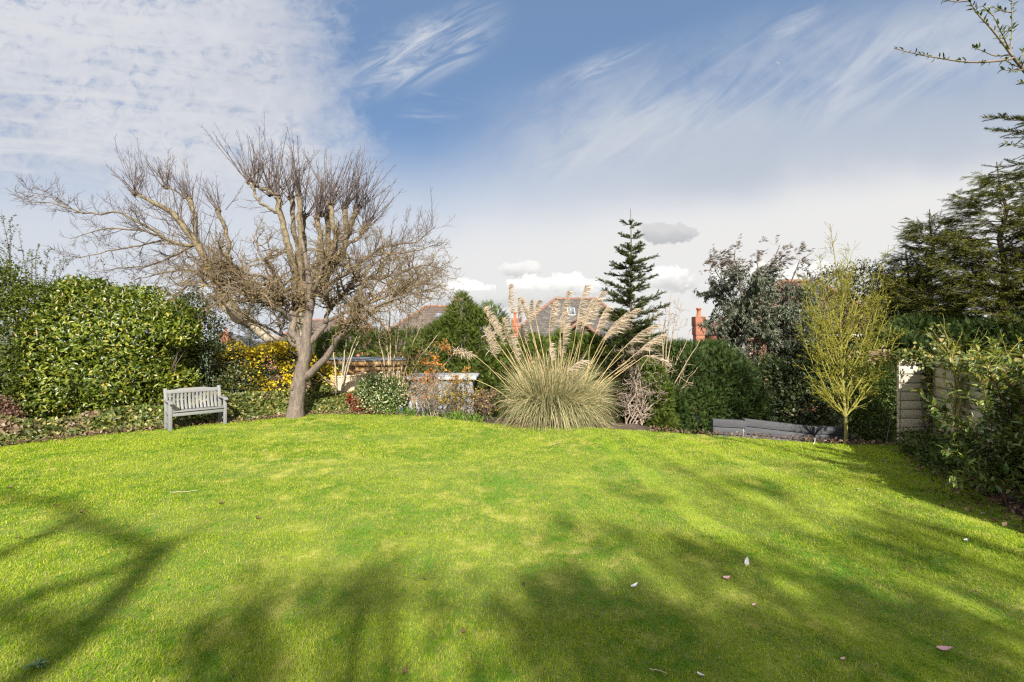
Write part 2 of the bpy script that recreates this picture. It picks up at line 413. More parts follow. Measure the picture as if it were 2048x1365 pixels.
def lawn_z(x, y): return .025*np.sin(.9*x+.4)*np.sin(.7*y+1.0)+.012*np.sin(2.3*x+1.1*y)
def ground_z(x, y):
    d = np.abs(np.asarray(y)-edge_y(x))
    return terrain(x, y)
m, t, b, out = new_mat('soil')
g = t.new('ShaderNodeNewGeometry')
n = t.noise(g.outputs['Position'], 3.0, 8, .7); n2 = t.noise(g.outputs['Position'], .05, 4)
c = t.ramp(n, [(.3, (.035, .024, .015)), (.5, (.07, .048, .03)), (.7, (.13, .095, .06))])
sp = t.new('ShaderNodeSeparateXYZ'); t.l.new(g.outputs['Position'], sp.inputs[0])
c = t.mix(t.sm(sp.outputs[1], 14, 22), c, t.ramp(n, [(.3, (.03, .05, .012)), (.7, (.07, .10, .03))]))
t.l.new(c, b.inputs['Base Color']); b.inputs['Roughness'].default_value = .95
bp = t.new('ShaderNodeBump'); bp.inputs['Strength'].default_value = .8; bp.inputs['Distance'].default_value = .05
t.l.new(n, bp.inputs['Height']); t.l.new(bp.outputs[0], b.inputs['Normal'])
def grid(xs, ys, zf):
    X, Y = np.meshgrid(xs, ys); Z = zf(X, Y); V = np.stack([X, Y, Z], -1).reshape(-1, 3)
    i = np.arange(len(xs)*len(ys)).reshape(len(ys), len(xs))
    return V, np.stack([i[:-1, :-1], i[:-1, 1:], i[1:, 1:], i[1:, :-1]], -1).reshape(-1, 4)
xs = np.concatenate([[-3000, -1000, -300, -120, -60, -40, -30], np.arange(-24, 24.1, .3), [30, 40, 60, 120, 300, 1000, 3000]])
ys = np.concatenate([[-300, -100, -40, -20], np.arange(-10, 22.1, .3), np.arange(23, 45, 1.5), [60, 100, 200, 500, 1200, 3500]])
V, F = grid(xs, ys, lambda x, y: terrain(x, y)-.055)
tag(Geo().add(V, F).build('ground', MAT['soil'], smooth=True), 'bare brown soil under the planting around the lawn', 'ground', kind='structure')
# the lawn: a turf sheet with real blades on it
POLY = np.concatenate([EDGE, RIGHT, [(-12.5, -3.5)]])
def inside(p, poly):
    x, y = p[:, 0], p[:, 1]; c = np.zeros(len(p), bool); q = np.roll(poly, -1, 0)
    for (x0, y0), (x1, y1) in zip(poly, q):
        k = ((y0 > y) != (y1 > y)); c ^= k & (x < (x1-x0)*(y-y0)/((y1-y0) or 1e-9)+x0)
    return c
def smooth_poly():
    e = resample(np.c_[np.concatenate([EDGE, RIGHT]), np.zeros(len(EDGE)+len(RIGHT))], 160)[:, :2]
    r = RNG(5); e[4:-4] += r.normal(size=(152, 2))*.018
    return np.concatenate([e, [(-12.5, -3.5)]])
SP = smooth_poly()
def turf_colour(t, gpos, base):
    """moss, straw and worn patches of the turf itself"""
    a = t.noise(gpos, .9, 5, .6, .5); b_ = t.noise(gpos, 3.1, 5, .65); c_ = t.noise(gpos, .33, 3); d_ = t.noise(gpos, 9.0, 3)
    c = t.mix(t.mul(t.sm(t.add(t.mul(a, .5), t.mul(b_, .5)), .46, .68), .5), base, (.32, .36, .035))
    c = t.mix(t.mul(t.sm(t.add(t.mul(c_, .4), t.mul(b_, .6)), .51, .68), .55), c, (.46, .39, .12))
    c = t.mix(t.mul(t.sm(t.add(t.mul(a, .35), t.mul(t.add(d_, b_), .325)), .50, .40), .95), c, (.10, .19, .010))
    sx = t.new('ShaderNodeSeparateXYZ'); t.l.new(gpos, sx.inputs[0]); w = t.m('SINE', t.add(t.mul(t.add(sx.outputs[0], t.mul(sx.outputs[1], .12)), 6.6), t.mul(a, 5.0)))
    c = t.mix(t.mul(t.mul(t.sm(w, .1, .8), t.sm(sx.outputs[0], .6, 2.2)), .28), c, (.34, .42, .03))
    e_ = t.noise(gpos, 4.3, 4, .6, .3)
    c = t.mix(t.mul(t.sm(e_, .665, .73), .75), c, (.17, .115, .05))
    return c
m, t, b, out = new_mat('turf')
g = t.new('ShaderNodeNewGeometry')
n = t.noise(g.outputs['Position'], 60, 4)
c = turf_colour(t, g.outputs['Position'], t.ramp(n, [(.3, (.07, .10, .012)), (.7, (.15, .18, .025))]))
t.l.new(c, b.inputs['Base Color']); b.inputs['Roughness'].default_value = .95
xs2 = np.arange(-12.6, 7.8, .14); ys2 = np.arange(-3.6, 12.4, .14)
V, F = grid(xs2, ys2, lambda x, y: lawn_z(x, y))
cen = V[F].mean(1)[:, :2]; k = inside(cen, SP)
F = F[k]; us, F2 = np.unique(F, return_inverse=True); V = V[us]
tag(Geo().add(V, F2.reshape(-1, 4)).build('lawn', MAT['turf'], smooth=True), 'mown green lawn with straw coloured patches', 'lawn', kind='structure')
m, t, b, out = new_mat('grass_blade')
g = t.new('ShaderNodeNewGeometry')
c = t.ramp(g.outputs['Random Per Island'], [(0, (.13, .235, .008)), (.4, (.24, .36, .010)), (.75, (.35, .43, .018)), (.92, (.44, .43, .09)), (1, (.56, .47, .22))])
c = turf_colour(t, g.outputs['Position'], c)
t.l.new(c, b.inputs['Base Color']); b.inputs['Roughness'].default_value = .55; b.inputs['Specular IOR Level'].default_value = .03
tr = t.new('ShaderNodeBsdfTranslucent'); t.l.new(t.mix(1, c, (1.3, 1.35, .5), 'MULTIPLY'), tr.inputs[0]); mx = t.new('ShaderNodeMixShader'); mx.inputs[0].default_value = .38
t.l.new(b.outputs[0], mx.inputs[1]); t.l.new(tr.outputs[0], mx.inputs[2]); t.l.new(mx.outputs[0], out.inputs[0])
def build_grass():
    r = RNG(11); pts = []
    for y0, y1, den, x0, x1 in ((1.6, 3.2, 15000, -4.6, 4.6), (3.2, 4.6, 10000, -6.2, 6), (4.6, 6.5, 6000, -8.5, 7.5), (6.5, 9, 3800, -11.5, 7.6), (9, 12.4, 2600, -11, 7.6),
                                (-3.2, 1.6, 500, -10, 5.5)):
        n = int((y1-y0)*(x1-x0)*den); q = np.c_[r.uniform(x0, x1, n), r.uniform(y0, y1, n)]
        pts.append(q[inside(q, SP)])
    p = np.concatenate(pts); n = len(p)
    dist = np.hypot(p[:, 0], p[:, 1])
    tuft = .5+.5*bump(np.c_[p*3.0, np.zeros(n)], 21, 1.0)
    L = (.016+.024*r.random(n)**1.4)*(0.8+.5*np.clip(tuft, 0, 1.3))
    Wd = (.0016+.0018*r.random(n))*np.clip(dist/4.2, 1, 2.6)
    L = L*np.clip(dist/7, 1, 1.25)
    az = r.uniform(0, 2*np.pi, n)+.8*bump(np.c_[p*.8, np.zeros(n)], 22, 1.0)
    lean = r.uniform(.45, 1.5, n)
    h = np.c_[np.cos(az), np.sin(az), np.zeros(n)]
    b0 = np.c_[p, lawn_z(p[:, 0], p[:, 1])-.003]
    up = np.array([0, 0, 1.0])
    P = np.zeros((n, 3, 3)); P[:, 0] = b0
    P[:, 1] = b0+(up*np.cos(lean*.5)[:, None]+h*np.sin(lean*.5)[:, None])*(L*.5)[:, None]
    P[:, 2] = P[:, 1]+(up*np.cos(lean*1.25)[:, None]+h*np.sin(lean*1.25)[:, None])*(L*.55)[:, None]
    sd = nrm(np.c_[-h[:, 1], h[:, 0], .35*r.normal(size=n)])
    off = sd*Wd[:, None]*.5
    V = np.stack([P[:, 0]-off, P[:, 0]+off, P[:, 1]+off*.9, P[:, 1]-off*.9, P[:, 2]], 1)
    i = np.arange(n)[:, None]*5
    g = Geo().add(V.reshape(-1, 3), np.c_[i, i+1, i+2, i+3]); g.F.append(np.c_[i+3, i+2, i+4])
    tag(g.build('grass', MAT['grass_blade'], smooth=True), 'short mown grass blades covering the whole lawn', 'grass', kind='stuff')
build_grass()
# ------------------------------------------------------------------ shared leaf and bark materials
BK = (0, 0, 0)
bark_mat('grey_bark', [(.25, (.045, .035, .028)), (.5, (.125, .098, .078)), (.75, (.25, .205, .165))], scale=(7, 7, 2.2), bump_=.9, moss=(.62, .72, (.16, .15, .04)))
m = bark_mat('pale_bark', [(.25, (.20, .165, .115)), (.5, (.33, .28, .20)), (.75, (.43, .37, .28))], scale=(3, 3, 1.2), bump_=.6, fine=30)
t = NT(m.node_tree); b = t.n['Principled BSDF']; g = t.new('ShaderNodeNewGeometry'); sp = t.new('ShaderNodeSeparateXYZ'); t.l.new(g.outputs['Position'], sp.inputs[0])
old = b.inputs['Base Color'].links[0].from_socket; n = t.noise(g.outputs['Position'], 3.5, 5, .65)
moss = t.ramp(t.noise(g.outputs['Position'], 9, 4), [(.35, (.075, .055, .035)), (.65, (.19, .155, .085))])   # the upper limbs carry brown algae and lichen
t.l.new(t.mix(t.sm(t.add(sp.outputs[2], t.mul(n, 3.4)), 3.6, 5.2), old, moss), b.inputs['Base Color'])
bark_mat('knob_bark', [(.3, (.05, .035, .025)), (.55, (.13, .10, .07)), (.75, (.24, .19, .14))], scale=(14, 14, 14), bump_=1.0)
bark_mat('lichen_twig', [(.3, (.06, .040, .022)), (.5, (.13, .092, .048)), (.75, (.225, .17, .085))], scale=(9, 9, 9), bump_=.2, moss=(.64, .70, (.36, .27, .03)))
bark_mat('red_twig', [(.3, (.05, .035, .03)), (.7, (.125, .09, .072))], scale=(9, 9, 9), bump_=.1)
bark_mat('brown_bark', [(.3, (.045, .034, .024)), (.7, (.14, .11, .08))], bump_=.6)
bark_mat('tan_twig', [(.3, (.20, .15, .09)), (.7, (.38, .30, .20))], scale=(9, 9, 9), bump_=.2)
bark_mat('mauve_twig', [(.3, (.14, .105, .08)), (.7, (.32, .255, .20))], scale=(9, 9, 9), bump_=.2)
bark_mat('olive_twig', [(.3, (.13, .12, .03)), (.7, (.28, .25, .07))], scale=(9, 9, 9), bump_=.2)
bark_mat('red_stem', [(.3, (.07, .03, .018)), (.7, (.15, .065, .04))], scale=(9, 9, 9), bump_=.1)
leaf_mat('laurel_leaf', [(0, (.025, .045, .005)), (.4, (.08, .115, .009)), (.75, (.155, .19, .016)), (.95, (.23, .24, .035)), (1, (.34, .26, .04))], rough=.34, trans=.25, vary=.3, spec=.45)
leaf_mat('box_leaf', [(0, (.025, .04, .006)), (.5, (.07, .095, .012)), (1, (.15, .17, .025))], rough=.45, trans=.3, vary=.25)
leaf_mat('sprig_leaf', [(0, (.045, .065, .02)), (1, (.13, .15, .045))], rough=.5, trans=.25)
leaf_mat('holly_leaf', [(0, (.018, .030, .010)), (.6, (.045, .065, .018)), (.92, (.075, .095, .03)), (1, (.2, .12, .06))], rough=.42, trans=.12, vary=.3, spec=.35)
leaf_mat('ivy_leaf', [(0, (.03, .05, .010)), (.5, (.08, .105, .018)), (.85, (.18, .185, .04)), (1, (.32, .24, .09))], rough=.45, trans=.15, vary=.3, spec=.35,
         patch=(.9, .54, .66, (.17, .115, .07)))
leaf_mat('dead_leaf', [(0, (.08, .05, .03)), (.6, (.17, .11, .07)), (1, (.30, .21, .14))], rough=.7, trans=.1)
leaf_mat('rust_leaf', [(0, (.07, .035, .025)), (.6, (.15, .085, .06)), (1, (.24, .15, .10))], rough=.6, trans=.15)
leaf_mat('yellow_flower', [(0, (.42, .30, .01)), (.6, (.58, .44, .02)), (1, (.74, .62, .06))], rough=.6, trans=.3, tcol=(1.1, 1, .6), vary=.15)
leaf_mat('conifer_green', [(0, (.028, .05, .008)), (.5, (.06, .095, .012)), (.85, (.11, .145, .02)), (1, (.17, .18, .035))], rough=.55, trans=.22, vary=.45, scale=1.6)
leaf_mat('conifer_dark', [(0, (.015, .035, .008)), (.6, (.035, .065, .012)), (1, (.075, .10, .02))], rough=.6, trans=.15, vary=.4)
leaf_mat('cypress_green', [(0, (.02, .03, .006)), (.45, (.05, .065, .010)), (.75, (.14, .15, .018)), (1, (.28, .26, .04))], rough=.55, trans=.25, vary=.4, scale=.9)
leaf_mat('fir_needle', [(0, (.03, .05, .016)), (.6, (.07, .10, .026)), (1, (.15, .17, .05))], rough=.45, trans=.1, vary=.2)
leaf_mat('cedar_blue', [(0, (.06, .09, .085)), (1, (.17, .21, .19))], rough=.6, trans=.1, vary=.3)
leaf_mat('eucalypt_leaf', [(0, (.035, .05, .03)), (.5, (.075, .095, .055)), (.85, (.15, .17, .12)), (1, (.22, .22, .15))], rough=.4, trans=.15, tcol=(1.1, 1.2, .8), vary=.3)
leaf_mat('eucalypt_top', [(0, (.05, .04, .035)), (.6, (.10, .085, .07)), (1, (.16, .15, .12))], rough=.5, trans=.15, tcol=(1.1, 1.1, .9), vary=.2)
leaf_mat('olive_leaf', [(0, (.03, .035, .012)), (.6, (.07, .075, .02)), (1, (.13, .12, .04))], rough=.5, trans=.15, vary=.4)
leaf_mat('lime_leaf', [(0, (.16, .17, .012)), (.6, (.27, .27, .02)), (1, (.40, .37, .04))], rough=.5, trans=.4, vary=.2)
leaf_mat('shrub_leaf', [(0, (.03, .05, .012)), (.5, (.06, .095, .018)), (1, (.13, .17, .04))], rough=.4, trans=.2, vary=.35)
leaf_mat('bay_leaf', [(0, (.035, .06, .016)), (.55, (.085, .13, .030)), (.85, (.16, .20, .045)), (1, (.24, .27, .07))], rough=.34, trans=.2, vary=.25, spec=.4)
leaf_mat('bay_young', [(0, (.15, .20, .04)), (.7, (.26, .29, .07)), (1, (.36, .26, .12))], rough=.35, trans=.35, vary=.2)
leaf_mat('cream_leaf', [(0, (.04, .075, .015)), (.62, (.11, .16, .04)), (.76, (.34, .36, .18)), (1, (.55, .54, .36))], rough=.45, trans=.2, vary=.2)
leaf_mat('red_leaf', [(0, (.10, .012, .008)), (.7, (.28, .045, .02)), (1, (.42, .12, .05))], rough=.45, trans=.25, tcol=(1.3, .8, .6), vary=.2)
leaf_mat('orange_flower', [(0, (.42, .10, .012)), (.6, (.58, .19, .02)), (1, (.66, .36, .04))], rough=.6, trans=.25, tcol=(1.1, .9, .6), vary=.2)
leaf_mat('gold_leaf', [(0, (.15, .14, .02)), (.5, (.36, .27, .03)), (1, (.52, .32, .05))], rough=.5, trans=.35, vary=.2)
leaf_mat('strap_leaf', [(0, (.06, .13, .02)), (1, (.16, .26, .04))], rough=.45, trans=.3, vary=.2)
leaf_mat('pampas_leaf', [(0, (.12, .135, .06)), (.4, (.23, .235, .11)), (.62, (.36, .32, .17)), (1, (.56, .46, .27))], rough=.55, trans=.25, tcol=(1.1, 1.1, .7), vary=.25)
leaf_mat('pampas_stem', [(0, (.34, .25, .11)), (1, (.50, .39, .20))], rough=.55, trans=0, vary=.15)
leaf_mat('pampas_plume', [(0, (.40, .325, .235)), (1, (.58, .485, .37))], rough=.8, trans=.35, tcol=(1, 1, .95), vary=.1, spec=.1)
leaf_mat('catkin', [(0, (.27, .23, .13)), (1, (.40, .34, .20))], rough=.7, trans=.2, vary=.1)

def foliage(geo, p, n, r, L, Wd, tmpl, out=.5, up=.3, rnd=.6, face=.5, drop=0):
    d = nrm(n*out+np.array([0, 0, up-drop])+r.normal(size=p.shape)*rnd)
    nn = nrm(n*face+np.array([0, 0, .5])+r.normal(size=p.shape)*.35)
    geo.add(*place(p, d, nn, r.uniform(*L, len(p)), r.uniform(*Wd, len(p)), tmpl))
def stems_in(blobs, base, n, r, rad0=.025, K=7):
    """woody stems fanning from the base into the crown ellipsoids"""
    B = np.array(blobs, float); P = np.zeros((n, K, 3)); i = r.integers(0, len(B), n)
    end = B[i, :3]+B[i, 3:6]*r.normal(size=(n, 3))*.4; b0 = np.asarray(base)[None]+r.normal(size=(n, 3))*[.12, .12, 0]
    s_ = np.linspace(0, 1, K)[None, :, None]
    P = b0[:, None]*(1-s_)+end[:, None]*s_ + r.normal(size=(n, K, 3))*.05*np.sin(s_*np.pi)
    P[:, :, 2] += (.25*np.sin(s_[..., 0]*np.pi))
    return tubes(P, np.linspace(rad0, rad0*.3, K)[None].repeat(n, 0), 5)
def bush(name, label, cat, blobs, n, mat, tmpl, L, Wd, seed, base=None, bark='brown_bark', stems=10, shell=.3, group=None, amp=.16, extra=None, part='foliage', core=.45, srad=.02, **kw):
    r = RNG(seed); B = np.array(blobs, float)
    if base is None:
        c = B[:, :3].mean(0); base = (c[0], c[1], 0)
    gz = float(terrain(base[0], base[1]))-.06
    th = thing(name, label, cat, (base[0], base[1], gz), 0, group)
    g = Geo(); p, nn = blob_pts(blobs, n, r, shell=shell, seed=seed, amp=amp); foliage(g, p, nn, r, L, Wd, tmpl, **kw)
    if core:
        B2 = B.copy(); B2[:, 3:6] *= .74; m = int(n*core)
        p, nn = blob_pts(B2, m, r, shell=.3, seed=seed, amp=amp); foliage(g, p, nn, r, (L[0]*1.2, L[1]*1.3), (Wd[0]*1.4, Wd[1]*1.5), tmpl, **kw)
    g.build(part, MAT[mat], th, smooth=True)
    if stems: Geo().add(*stems_in(blobs, (base[0], base[1], gz), stems, r, srad)).build('stem', MAT[bark], th, smooth=True)
    if extra: extra(th, blobs, r)
    return th
# ------------------------------------------------------------------ the two bare trees
def bare_apple():
    Y = 11.6; r = RNG(101)
    b = Gd(591, 833); th = thing('apple_tree', 'bare leaning tree with lichened tangled twigs standing at the lawn edge beside the bench', 'tree', b)
    g = Geo()
    main = [(590, 838, 0, .235), (591, 826, 0, .205), (594, 800, 0, .185), (597, 775, 0, .178), (602, 750, 0, .175), (608, 722, 0, .148), (612, 695, 0, .135), (613, 668, 0, .115), (616, 640, .1, .10), (622, 600, .15, .10), (618, 560, .2, .075), (612, 520, .2, .05), (604, 480, .3, .03)]
    LB = [
     ([(604, 758, 0, .10), (617, 750, 0, .115), (633, 740, -.1, .095), (647, 724, -.2, .085), (657, 704, -.3, .08), (668, 686, -.4, .075), (682, 674, -.5, .07), (698, 666, -.6, .062), (714, 650, -.8, .055), (742, 622, -1, .042), (785, 600, -1.2, .03), (830, 590, -1.3, .02), (878, 606, -1.3, .01)]),
     ([(606, 712, 0, .10), (600, 694, 0, .105), (590, 668, .1, .095), (584, 642, .2, .09), (576, 612, .3, .075), (562, 576, .4, .06), (542, 540, .5, .045), (520, 500, .5, .03), (505, 475, .5, .015)]),
     ([(614, 690, 0, .08), (622, 683, 0, .085), (636, 667, .3, .075), (648, 648, .5, .065), (664, 620, .7, .055), (690, 588, .9, .045), (722, 550, 1, .035), (765, 520, 1.1, .025), (815, 498, 1.2, .012)]),
     ([(584, 642, .2, .06), (560, 622, -.2, .055), (530, 604, -.5, .05), (490, 585, -.8, .042), (445, 572, -1, .033), (400, 566, -1.1, .024), (352, 580, -1.2, .012)]),
     ([(566, 582, .4, .05), (535, 560, 0, .045), (495, 545, -.3, .04), (450, 530, -.5, .03), (405, 520, -.6, .022), (360, 512, -.7, .012)]),
     ([(650, 645, .5, .05), (690, 625, .2, .045), (735, 605, 0, .038), (790, 588, -.2, .03), (840, 570, -.3, .02), (880, 572, -.4, .01)]),
     ([(622, 600, .15, .06), (640, 560, -.3, .05), (658, 520, -.6, .04), (680, 485, -.7, .028), (705, 462, -.8, .012)]),
     ([(585, 645, .2, .05), (560, 615, .8, .045), (520, 590, 1.3, .038), (470, 560, 1.6, .028), (425, 540, 1.8, .015)]),
     ([(700, 578, .9, .04), (740, 560, .5, .034), (790, 548, .2, .026), (835, 535, 0, .018), (868, 520, 0, .01)]),
     ([(604, 700, .0, .05), (575, 680, .5, .045), (535, 655, 1.0, .03), (500, 640, 1.3, .015)]),
     ([(664, 620, .7, .04), (650, 580, 1.0, .034), (640, 540, 1.2, .026), (650, 500, 1.3, .014)]),
    ]
    P, R = limb(main, Y, 26); g.add(*tubes(P, R*(1+.06*np.sin(np.arange(26)*2.1)), 12))
    PL = []; RL = []
    for q in LB:
        p, rr = limb(q, Y, 16); p[2:] += r.normal(size=(14, 3))*.03; g.add(*tubes(p, rr, 8)); PL.append(p); RL.append(rr)
    for q, sz in ((np.array([594, 770]), .05),):                       # burr on the trunk
        c = W(588, 776, Y-.12); a = np.array([c+[0, .02, -.09], c+[-.03, -.03, -.02], c+[-.02, -.04, .05], c+[.03, 0, .12]]); g.add(*tubes(resample(a, 6), np.array([.02, .05, .06, .05, .03, .01]), 9))
    g.build('trunk', MAT['grey_bark'], th, smooth=True)
    PL = np.array(PL); RL = np.array(RL)
    c = Geo()
    A, RA = spawn(PL, RL, 290, r, .22, 1, (30, 80), (.6, 1.5), K=7, up=.02, wander=.26, rr=.6, rmin=.006)
    kk = (np.hypot(A[:, 3, 0]-PL[0][0, 0], A[:, 3, 1]-Y) > 1.15) | (A[:, 3, 2] > 2.9); kk &= (A[:, 3, 2] > 2.35) | (A[:, 3, 0] > -2.9); A, RA = A[kk], RA[kk]
    B, RB = spawn(A, RA, 2600, r, .1, 1, (30, 80), (.2, .65), K=6, up=.01, wander=.34, rr=.65, rmin=.0042)
    kk = (np.hypot(B[:, 3, 0]-PL[0][0, 0], B[:, 3, 1]-Y) > .9) | (B[:, 3, 2] > 2.7); B, RB = B[kk], RB[kk]
    C, RC = spawn(B, RB, 7200, r, .1, 1, (30, 85), (.08, .32), K=5, up=.05, wander=.36, rr=.7, rmin=.0034, tip=.6)
    D, RD = spawn(B, RB, 4500, r, .1, 1, (40, 90), (.03, .10), K=3, up=.15, wander=.3, rr=.8, rmin=.005, tip=.7)
    for p, q, s in ((A, RA, 6), (B, RB, 4), (C, RC, 3), (D, RD, 3)): c.add(*tubes(p, q, s))
    c.build('crown', MAT['lichen_twig'], th, smooth=True)
bare_apple()
def pollard():
    Y = 15.5; r = RNG(202)
    b = W(606, 800, Y); b[2] = -.95; th = thing('pollarded_tree', 'large pale pollarded tree with knobbly heads and bare shoots behind the front bare tree', 'tree', b)
    g = Geo()
    L = []
    def add(q, K=14, S=9, wob=.025, thin=.68):
        p, rr = limb(q, Y, K); rr = rr*thin; p[1:-1] += r.normal(size=(K-2, 3))*wob; g.add(*tubes(p, rr, S)); L.append((p, rr)); return p, rr
    add([(607, 830, 0, .40), (606, 760, 0, .38), (606, 720, 0, .38), (604, 690, 0, .34), (603, 655, 0, .29), (604, 600, 0, .26), (606, 565, 0, .24)], S=14, thin=.95)
    add([(604, 745, 0, .34), (590, 712, -.1, .33), (560, 694, -.2, .27), (530, 671, -.3, .24), (500, 645, -.4, .215), (470, 617, -.5, .20), (442, 588, -.6, .185), (426, 556, -.6, .17), (410, 522, -.6, .16), (394, 490, -.7, .15), (371, 455, -.8, .135), (344, 426, -.9, .115), (308, 405, -1, .085), (272, 389, -1, .045)], K=26, S=12, thin=.76)
    add([(500, 652, 0, .16), (470, 640, .2, .15), (445, 612, .3, .13), (425, 596, .4, .09)])
    add([(418, 535, -.6, .12), (402, 505, -.4, .115), (393, 470, -.4, .11), (388, 425, -.4, .105), (378, 398, -.4, .12)])
    add([(378, 402, -.4, .06), (365, 390, -.4, .05), (350, 382, -.5, .04), (332, 376, -.5, .03)])
    add([(436, 580, -.3, .11), (452, 530, .2, .10), (455, 490, .3, .10), (447, 450, .3, .095), (437, 422, .3, .11)])
    add([(603, 610, 0, .2), (592, 560, -.3, .17), (577, 490, -.5, .15), (564, 440, -.6, .135), (556, 395, -.6, .15)], K=18)
    add([(560, 425, -.6, .075), (540, 418, -.7, .07), (516, 400, -.8, .06), (505, 376, -.8, .06), (497, 366, -.8, .07)])
    add([(558, 392, -.6, .08), (535, 382, -.6, .075), (518, 374, -.7, .07), (510, 370, -.7, .05)])
    add([(600, 580, .2, .15), (594, 500, .3, .12), (586, 440, .3, .11), (583, 398, .3, .13)])
    add([(603, 575, 0, .14), (601, 480, -.2, .115), (600, 430, -.2, .11), (599, 394, -.2, .135)])
    add([(608, 580, .4, .15), (608, 500, .5, .125), (608, 434, .5, .14)])
    add([(612, 580, -.2, .14), (640, 510, -.4, .12), (639, 470, -.4, .11), (633, 436, -.4, .13)])
    add([(614, 580, .2, .15), (654, 510, .4, .125), (654, 430, .4, .14)])
    add([(618, 585, -.3, .15), (668, 500, -.6, .13), (667, 450, -.6, .11), (661, 412, -.6, .125)])
    add([(620, 590, 0, .16), (676, 520, 0, .14), (692, 470, 0, .125), (689, 418, 0, .14)])
    add([(684, 505, 0, .12), (696, 462, .2, .125), (704, 442, .2, .13), (713, 424, .2, .12)])
    add([(690, 490, 0, .09), (712, 480, .4, .085), (730, 458, .4, .095)])
    add([(620, 590, 0, .10), (690, 550, -.8, .085), (735, 512, -1, .07), (770, 494, -1.1, .055), (810, 487, -1.2, .04), (840, 480, -1.2, .03), (872, 452, -1.2, .012)])
    add([(735, 512, -1, .05), (790, 506, -1.5, .04), (840, 500, -1.6, .025), (872, 490, -1.6, .01)])
    add([(394, 490, -.7, .08), (350, 486, -.9, .075), (305, 462, -1.1, .065), (268, 440, -1.3, .055), (240, 424, -1.4, .045), (200, 429, -1.5, .04), (150, 421, -1.6, .032), (100, 405, -1.7, .024), (60, 402, -1.8, .017), (27, 388, -1.8, .008)], K=20, S=7)
    add([(150, 421, -1.6, .022), (125, 408, -1.6, .018), (95, 392, -1.6, .014), (62, 380, -1.6, .007)], S=6)
    add([(330, 476, -1, .05), (300, 468, -1.3, .045), (250, 458, -1.6, .035), (195, 462, -1.8, .025), (140, 478, -1.9, .010)], S=6)
    add([(330, 480, -1, .05), (290, 490, -.8, .04), (235, 500, -.7, .03), (180, 512, -.7, .02), (135, 520, -.7, .010)], S=6)
    add([(395, 490, -.7, .06), (350, 510, -.2, .045), (300, 530, 0, .035), (240, 535, .1, .025), (180, 545, .2, .012)], S=6)
    add([(426, 556, -.6, .06), (380, 540, -1, .05), (330, 545, -1.3, .035), (270, 560, -1.5, .02)], S=6)
    knobs = [(378, 397, -.4), (437, 420, .3), (556, 393, -.6), (497, 364, -.8), (512, 371, -.75), (583, 396, .3), (599, 393, -.2), (608, 433, .5), (633, 434, -.4), (654, 428, .4), (661, 410, -.6), (689, 416, 0), (713, 423, .2), (730, 456, .4), (332, 376, -.5), (272, 389, -1), (540, 388, -.6), (640, 430, 0)]
    K0 = []; heads = []
    for x, y, dz in knobs:                                            # knobbly heads
        c = W(x, y, Y+dz); K0.append(c); s = .15 if y > 380 else .11
        kg = Geo()
        for i in range(13):
            o = np.clip(r.normal(size=3), -1.3, 1.3)*s*.36*[1, 1, .8]; q = nrm(r.normal(size=3)+[0, 0, .6]); ss = s*r.uniform(.28, .5); pts = c+o+q*np.linspace(-1, 1, 7)[:, None]*ss
            kg.add(*tubes(pts, np.array([.25, .6, .9, 1, .85, .6, .3])*ss*.8, 6))
        heads.append(kg)
    g.build('trunk', MAT['pale_bark'], th, smooth=True)
    for kg in heads: kg.build('pollard_head', MAT['knob_bark'], th, smooth=True)
    # straight young shoots from every head
    sh = []; rs = []
    K0 = np.array(K0)
    def shoots(c, n, lo, hi, bias, spread, r0=(.010, .018)):
        d = nrm(np.c_[r.normal(size=n)*spread+bias, r.normal(size=n)*spread*.8, np.full(n, 1.0)]); ln = r.uniform(lo, hi, n)
        Kk = 7; out = np.zeros((n, Kk, 3)); out[:, 0] = c+r.normal(size=(n, 3))*.05
        for j in range(1, Kk):
            d = nrm(d+r.normal(size=(n, 3))*.045+[0, 0, .05]); out[:, j] = out[:, j-1]+d*(ln/(Kk-1))[:, None]
        sh.append(out); rs.append(r.uniform(*r0, n)[:, None]*np.linspace(1, .3, Kk)[None])
    for (x, y, dz), c in zip(knobs, K0):
        bias = np.clip((x-560)/220, -.45, 1.0); big = 1.0 if 480 < x < 740 else .72
        shoots(c, (28 if x > 680 else 19) if big == 1 else 15, .6*big, 2.2*big, bias*.75, .5)
    # more shoots along the long limbs
    PL = [p for p, q in L]; 
    def line(i, n, **k):
        p, q = L[i]; a, ra = spawn(p[None], q[None], n, r, **k); sh2.append((a, ra))
    sh2 = []
    line(1, 80, t0=.5, t1=1, ang=(40, 90), ln=(.7, 2.1), K=7, up=.32, wander=.06, rr=.12, rmin=.006, taper=False)
    line(0, 10, t0=.7, t1=1, ang=(20, 60), ln=(.8, 2.0), K=7, up=.2, wander=.06, rr=.1, rmin=.006, taper=False)
    line(18, 60, t0=.3, t1=1, ang=(30, 80), ln=(.4, 1.5), K=7, up=.26, wander=.07, rr=.25, rmin=.005, taper=False)
    line(19, 24, t0=.1, t1=1, ang=(30, 80), ln=(.3, 1.0), K=7, up=.16, wander=.12, rr=.25, rmin=.005)
    line(20, 34, t0=.1, t1=1, ang=(30, 80), ln=(.25, .9), K=7, up=.10, wander=.13, rr=.35, rmin=.005)
    for i in (21, 22, 23, 24, 25): line(i, 22, t0=.05, t1=1, ang=(25, 70), ln=(.3, 1.1), K=7, up=.04, wander=.15, rr=.5, rmin=.005)
    c = Geo(); tw = []
